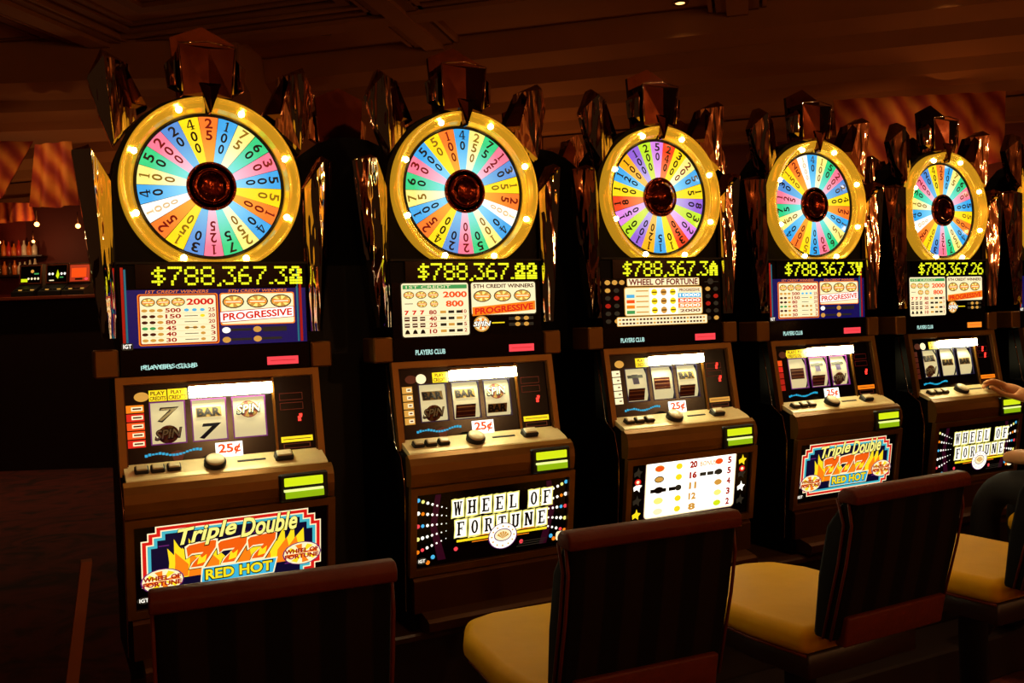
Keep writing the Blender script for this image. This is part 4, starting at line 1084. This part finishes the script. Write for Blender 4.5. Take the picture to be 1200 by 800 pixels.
link('counter_top', shared('counter_top|a', lambda b: b.bbox(-1.6, 1.5, -.28, .55, 1.82, 1.86, mat('bar_top_wood', (120, 52, 26), .3), .008)), bar)
def terminal(px, label, kind):
    t = empty('gaming_terminal', cf(PX(px, 9.95), 9.95, 1.86), -YAW, label=label, cat='gaming terminal', group='bar-top gaming terminals at far left')
    link('terminal_case', shared('terminal_case|a', lambda b: b.profile_x([(-.16, 0), (.14, 0), (.14, .36), (.06, .36), (.02, .13), (-.16, .05)], -.118, .118, BLKM)), t)
    link('terminal_frame', shared('terminal_frame|a', lambda b: Art_frame(b)), t)
    def scr(b):
        a = Art(.058, .35, .022, .145); bgc = {'g': DKART, 'r': lit('lit_terminal_red', (190, 60, 30), .8), 'y': DKART}[kind]
        a.slab(-.108, .108, .155, .335, bgc, 0, .004)
        if kind == 'g': 
            a.poly([(-.012, .22), (.012, .19), (.028, .235), (.008, .29)], LIMEL, .006)
            for x in (-.08, -.045, .05, .085): a.ell(x, .245, .012, .014, WHITEL, .006, 8)
            a.rect(.03, .07, .2, .212, GREENL, .006); a.rect(-.08, -.03, .17, .18, CREAM, .006)
        elif kind == 'r': a.rect(-.09, .07, .2, .3, ORNGR, .006); a.rect(-.05, .03, .17, .19, INK, .007); a.ell(.07, .18, .02, .015, PINKR, .006)
        else:
            for x in (-.02, .015, .05, .085): a.ell(x, .2, .011, .013, CREAM, .006, 8)
            a.rect(-.1, -.03, .165, .2, LIMEL, .006); a.ell(.02, .28, .018, .018, TANL, .006); a.rect(.04, .09, .245, .26, GREENL, .006)
        b.__dict__.update(a.__dict__)
    link('screen', shared('screen|'+kind, scr, False), t)
    def but(b):
        for k in range(5): b.box(-.1+.042*k, -.068+.042*k, -.12, -.09, .066, .078, (TANL if k in (1, 4) else BLKM))
    link('buttons', shared('buttons|a', but), t)
def Art_frame(b):
    a = Art(.058, .35, .022, .145); a.frame(-.119, .119, .143, .349, .012, mat('terminal_bronze_trim', (120, 60, 30), .4, .5), -.002, .008); b.__dict__.update(a.__dict__)
terminal(96, 'bar-top gaming terminal with red screen, rightmost at far left', 'r')
terminal(69, 'bar-top gaming terminal with green diamond on its screen at far left', 'g')
terminal(38, 'bar-top gaming terminal with a yellow bar on its screen at far left', 'y')
sh_ = empty('bottle_shelf', cf(PX(10, 12.3), 12.3, 0), -YAW, label='dark back bar shelving full of bottles at far left', cat='shelf')
link('shelf_back', shared('shelf_back|a', lambda b: b.box(-1.4, .55, .14, .2, 0, 3.1, mat('back_bar_red_wood', (120, 36, 22), .5))), sh_)
for z in (2.27, 2.52):
    link('shelf_board', shared('shelf_board|a', lambda b: b.box(-1.4, .55, -.1, .14, -.02, 0, DKWOOD)), sh_, (0, 0, z))
rr = random.Random(11)
glassc = [mat('red_bottle_glass', (170, 40, 28), .15), mat('amber_bottle_glass', (190, 96, 30), .15), mat('clear_pale_glass', (200, 190, 170), .15), mat('dark_bottle_glass', (60, 40, 26), .15)]
pos = ['first', 'second', 'third', 'fourth', 'fifth', 'sixth', 'seventh', 'eighth', 'ninth']
for row, z in ((0, 2.27), (1, 2.52)):
    for k in range(8):
        hh = rr.uniform(.8, 1.05); c = rr.randrange(4) if row else (2 if k > 4 else rr.randrange(4))
        cn = ['red', 'amber', 'pale clear', 'dark'][c]
        p = cf(PX(4+6*k, 12.25), 12.25, z)
        def bot(b, c=c): b.lathe([(.032, 0), (.034, .01), (.034, .12), (.014, .155), (.012, .2), (.014, .202), (0, .204)], (0, 0, 0), glassc[c], 12, 'z')
        o = link('bottle', shared('bottle|%d' % c, bot), None, p, label='%s bottle, %s from the left on the %s shelf of the far bar' % (cn, pos[k], ('lower', 'upper')[row]), cat='bottle', group='bottles on the far back bar')
        o.scale = (1, 1, hh)
GLOBE = mat('glowing_globe', (255, 190, 110), .4, emit=9, ecol=(255, 160, 80))
def wall_lamp(px, py, dep, label, watt=3., r=.026):
    z = PZ(px, py, dep); t = empty('globe_lamp', cf(PX(px, dep), dep, z), label=label, cat='lamp', group='small globe lamps of the far bar')
    link('globe', shared('globe|%.3f' % r, lambda b: b.lathe([(0, -r), (r*.7, -r*.7), (r, 0), (r*.7, r*.7), (0, r)], (0, 0, 0), GLOBE, 12, 'z')), t)
    link('stem', shared('stem|%.3f' % r, lambda b: b.tube([(0, 0, r*.9), (0, 0, r+.12)], .006, BRONZED, 6)), t)
    L = bpy.data.lights.new('globe_light', 'POINT'); L.energy = watt; L.color = (1, .5, .2); L.shadow_soft_size = r
    lo = bpy.data.objects.new('globe_light', L); COL.objects.link(lo); lo.parent = t; lo.location = (0, -.12, -.03)
wall_lamp(50, 263, 9.7, 'small glowing globe lamp under the left end of the canopy drape', 2.5)
wall_lamp(98, 265, 9.7, 'small glowing globe lamp below the canopy drape beside the chrome fin', 2.5)
wall_lamp(5, 284, 11.9, 'small shelf lamp over bottles at the left picture edge', 3, .02)
wall_lamp(45, 283, 11.9, 'small shelf lamp over bottles at the right end of far shelf', 3, .02)
sc_ = empty('wall_sconce', cf(PX(110, 10.4), 10.4, PZ(110, 290, 10.4)), -YAW, label='pale glowing wall sconce beside the nearest machine left fin', cat='sconce')
link('sconce_shade', shared('sconce_shade|a', lambda b: b.lathe([(.012, -.09), (.028, .08), (.03, .1)], (0, 0, 0), lit('sconce_glass', (230, 205, 120), 1.2), 12, 'z')), sc_)
link('sconce_cap', shared('sconce_cap|a', lambda b: b.box(-.05, .05, -.02, .08, .1, .12, BRONZED)), sc_)
# right: drapes on the far wall
def wallp(px, py, dep): return cf(PX(px, dep), dep, PZ(px, py, dep))
hang('drape', 'dark red to orange wall drape behind the fourth and fifth machines', [(985, 118), (1186, 108), (1182, 190), (990, 200), .06], SILK, 5, .08, 9.2, group='orange drapery on the right far wall')

# ------------------------------------------------------------------ ceiling lamps
def downlight(x, y, z, label, watt, cone=70, blend=.6, col=(1, .62, .28), soft=.06):
    t = empty('ceiling_downlight', (x, y, z), label=label, cat='ceiling lamp', group='recessed ceiling downlights')
    link('trim_ring', shared('trim_ring|a', lambda b: b.lathe([(.045, 0), (.05, -.012), (.075, -.012), (.078, 0)], (0, 0, 0), BRONZE, 20, 'z')), t)
    link('lens', shared('lens|a', lambda b: b.lathe([(0, -.006), (.044, -.006), (.044, 0), (0, 0)], (0, 0, 0), mat('downlight_lens', (255, 210, 150), .3, emit=3, ecol=(255, 190, 110)), 16, 'z')), t)
    L = bpy.data.lights.new('downlight', 'SPOT'); L.energy = watt; L.color = col; L.spot_size = R(cone); L.spot_blend = blend; L.shadow_soft_size = soft
    lo = bpy.data.objects.new('downlight', L); COL.objects.link(lo); lo.parent = t; lo.location = (0, 0, -.02)
downlight(.75, 1.75, 4.35, 'downlight above the first two chairs, out of the picture', 80)
downlight(2.1, 1.75, 4.35, 'downlight above the third chair, out of the picture', 80)
downlight(3.5, 1.75, 4.35, 'downlight above the player, out of the picture', 90)
downlight(-.4, -1.0, 4.35, 'downlight in the aisle left behind the photographer', 45, 120)
downlight(1.8, -1.0, 4.35, 'downlight in the aisle right behind the photographer', 45, 120)
downlight(*cf(-4.7, 8.5, 4.35), 'added fill downlight before the orange drapes at far left', 130, 110)  # added lamp, there only to brighten the far left drapes
downlight(*cf(4.0, 8.2, 4.35), 'added fill downlight before the orange drape on the right far wall', 70, 110)  # another added lamp, brightens the drape on the right wall
def pix_on_ceiling(px, py, z):
    a, b_ = (px-600)/1080.98, (py-400)/1080.98
    d = cx*a - cy*b_ + fw
    t = (z-CAMZ)/d.z
    return d.x*t, d.y*t, z
downlight(*pix_on_ceiling(797, 3, 4.352), 'tiny downlight glowing in the ceiling at the top middle right', 30, 120)
downlight(*pix_on_ceiling(380, 38, 4.352), 'tiny downlight glowing in the ceiling right of the first crown', 30, 120)
cl = empty('dome_lamp', pix_on_ceiling(1163, 52, 4.08), label='small reddish dome lamp on the ceiling at the upper right', cat='ceiling lamp')
link('dome', shared('dome|a', lambda b: b.lathe([(.0, -.1), (.07, -.08), (.1, 0), (.1, .28)], (0, 0, 0), mat('red_glass_dome', (150, 50, 30), .3, emit=.25), 16, 'z')), cl)
link('bulb', shared('cl_bulb|a', lambda b: b.lathe([(0, -.02), (.02, 0), (0, .02)], (.02, -.09, -.05), GLOBE, 10, 'z')), cl)
for k, x_ in enumerate((-4, -1.2, 1.6, 4.4, 7.2)):  # unseen lamps added for fill, ceiling uplight and reflections in the chrome
    t = empty('wall_lamp', (x_, -4.85, 2.5), math.pi, label='added amber fill lamp on the wall behind the photographer, %s' % ('leftmost', 'second from left', 'middle', 'second from right', 'rightmost')[k], cat='wall lamp', group='added amber fill lamps behind the photographer')
    link('shade', shared('shade|a', lambda b: b.lathe([(.03, -.1), (.08, .05), (.085, .1)], (0, 0, 0), GLOBE, 14, 'z')), t)
    link('bracket', shared('bracket|a', lambda b: b.box(-.02, .02, 0, .15, -.12, -.09, BRONZED)), t)
    L = bpy.data.lights.new('wall_light', 'POINT'); L.energy = 52; L.color = (1, .55, .2); L.shadow_soft_size = .1
    lo = bpy.data.objects.new('wall_light', L); COL.objects.link(lo); lo.parent = t; lo.location = (0, -.3, .25)
# warm sconces added out of sight on the far wall to wash its frieze
for k, a_ in enumerate((-7, -2.2, 2.0, 5.5)):
    v = Vector((math.cos(RZ)*a_-math.sin(RZ)*10.3, math.sin(RZ)*a_+math.cos(RZ)*10.3, 2.3))
    t = empty('wall_lamp', v, RZ, label='added amber fill lamp on the far wall behind the machine row, %s' % ('leftmost', 'second from left', 'third from left', 'rightmost')[k], cat='wall lamp', group='added amber fill lamps on the far wall')
    link('shade', shared('shade|a', lambda b: b.lathe([(.03, -.1), (.08, .05), (.085, .1)], (0, 0, 0), GLOBE, 14, 'z')), t)
    link('bracket', shared('bracket|a', lambda b: b.box(-.02, .02, 0, .15, -.12, -.09, BRONZED)), t)
    L = bpy.data.lights.new('wall_light', 'POINT'); L.energy = 9; L.color = (1, .42, .12); L.shadow_soft_size = .1
    lo = bpy.data.objects.new('wall_light', L); COL.objects.link(lo); lo.parent = t; lo.location = (0, -.35, .2)
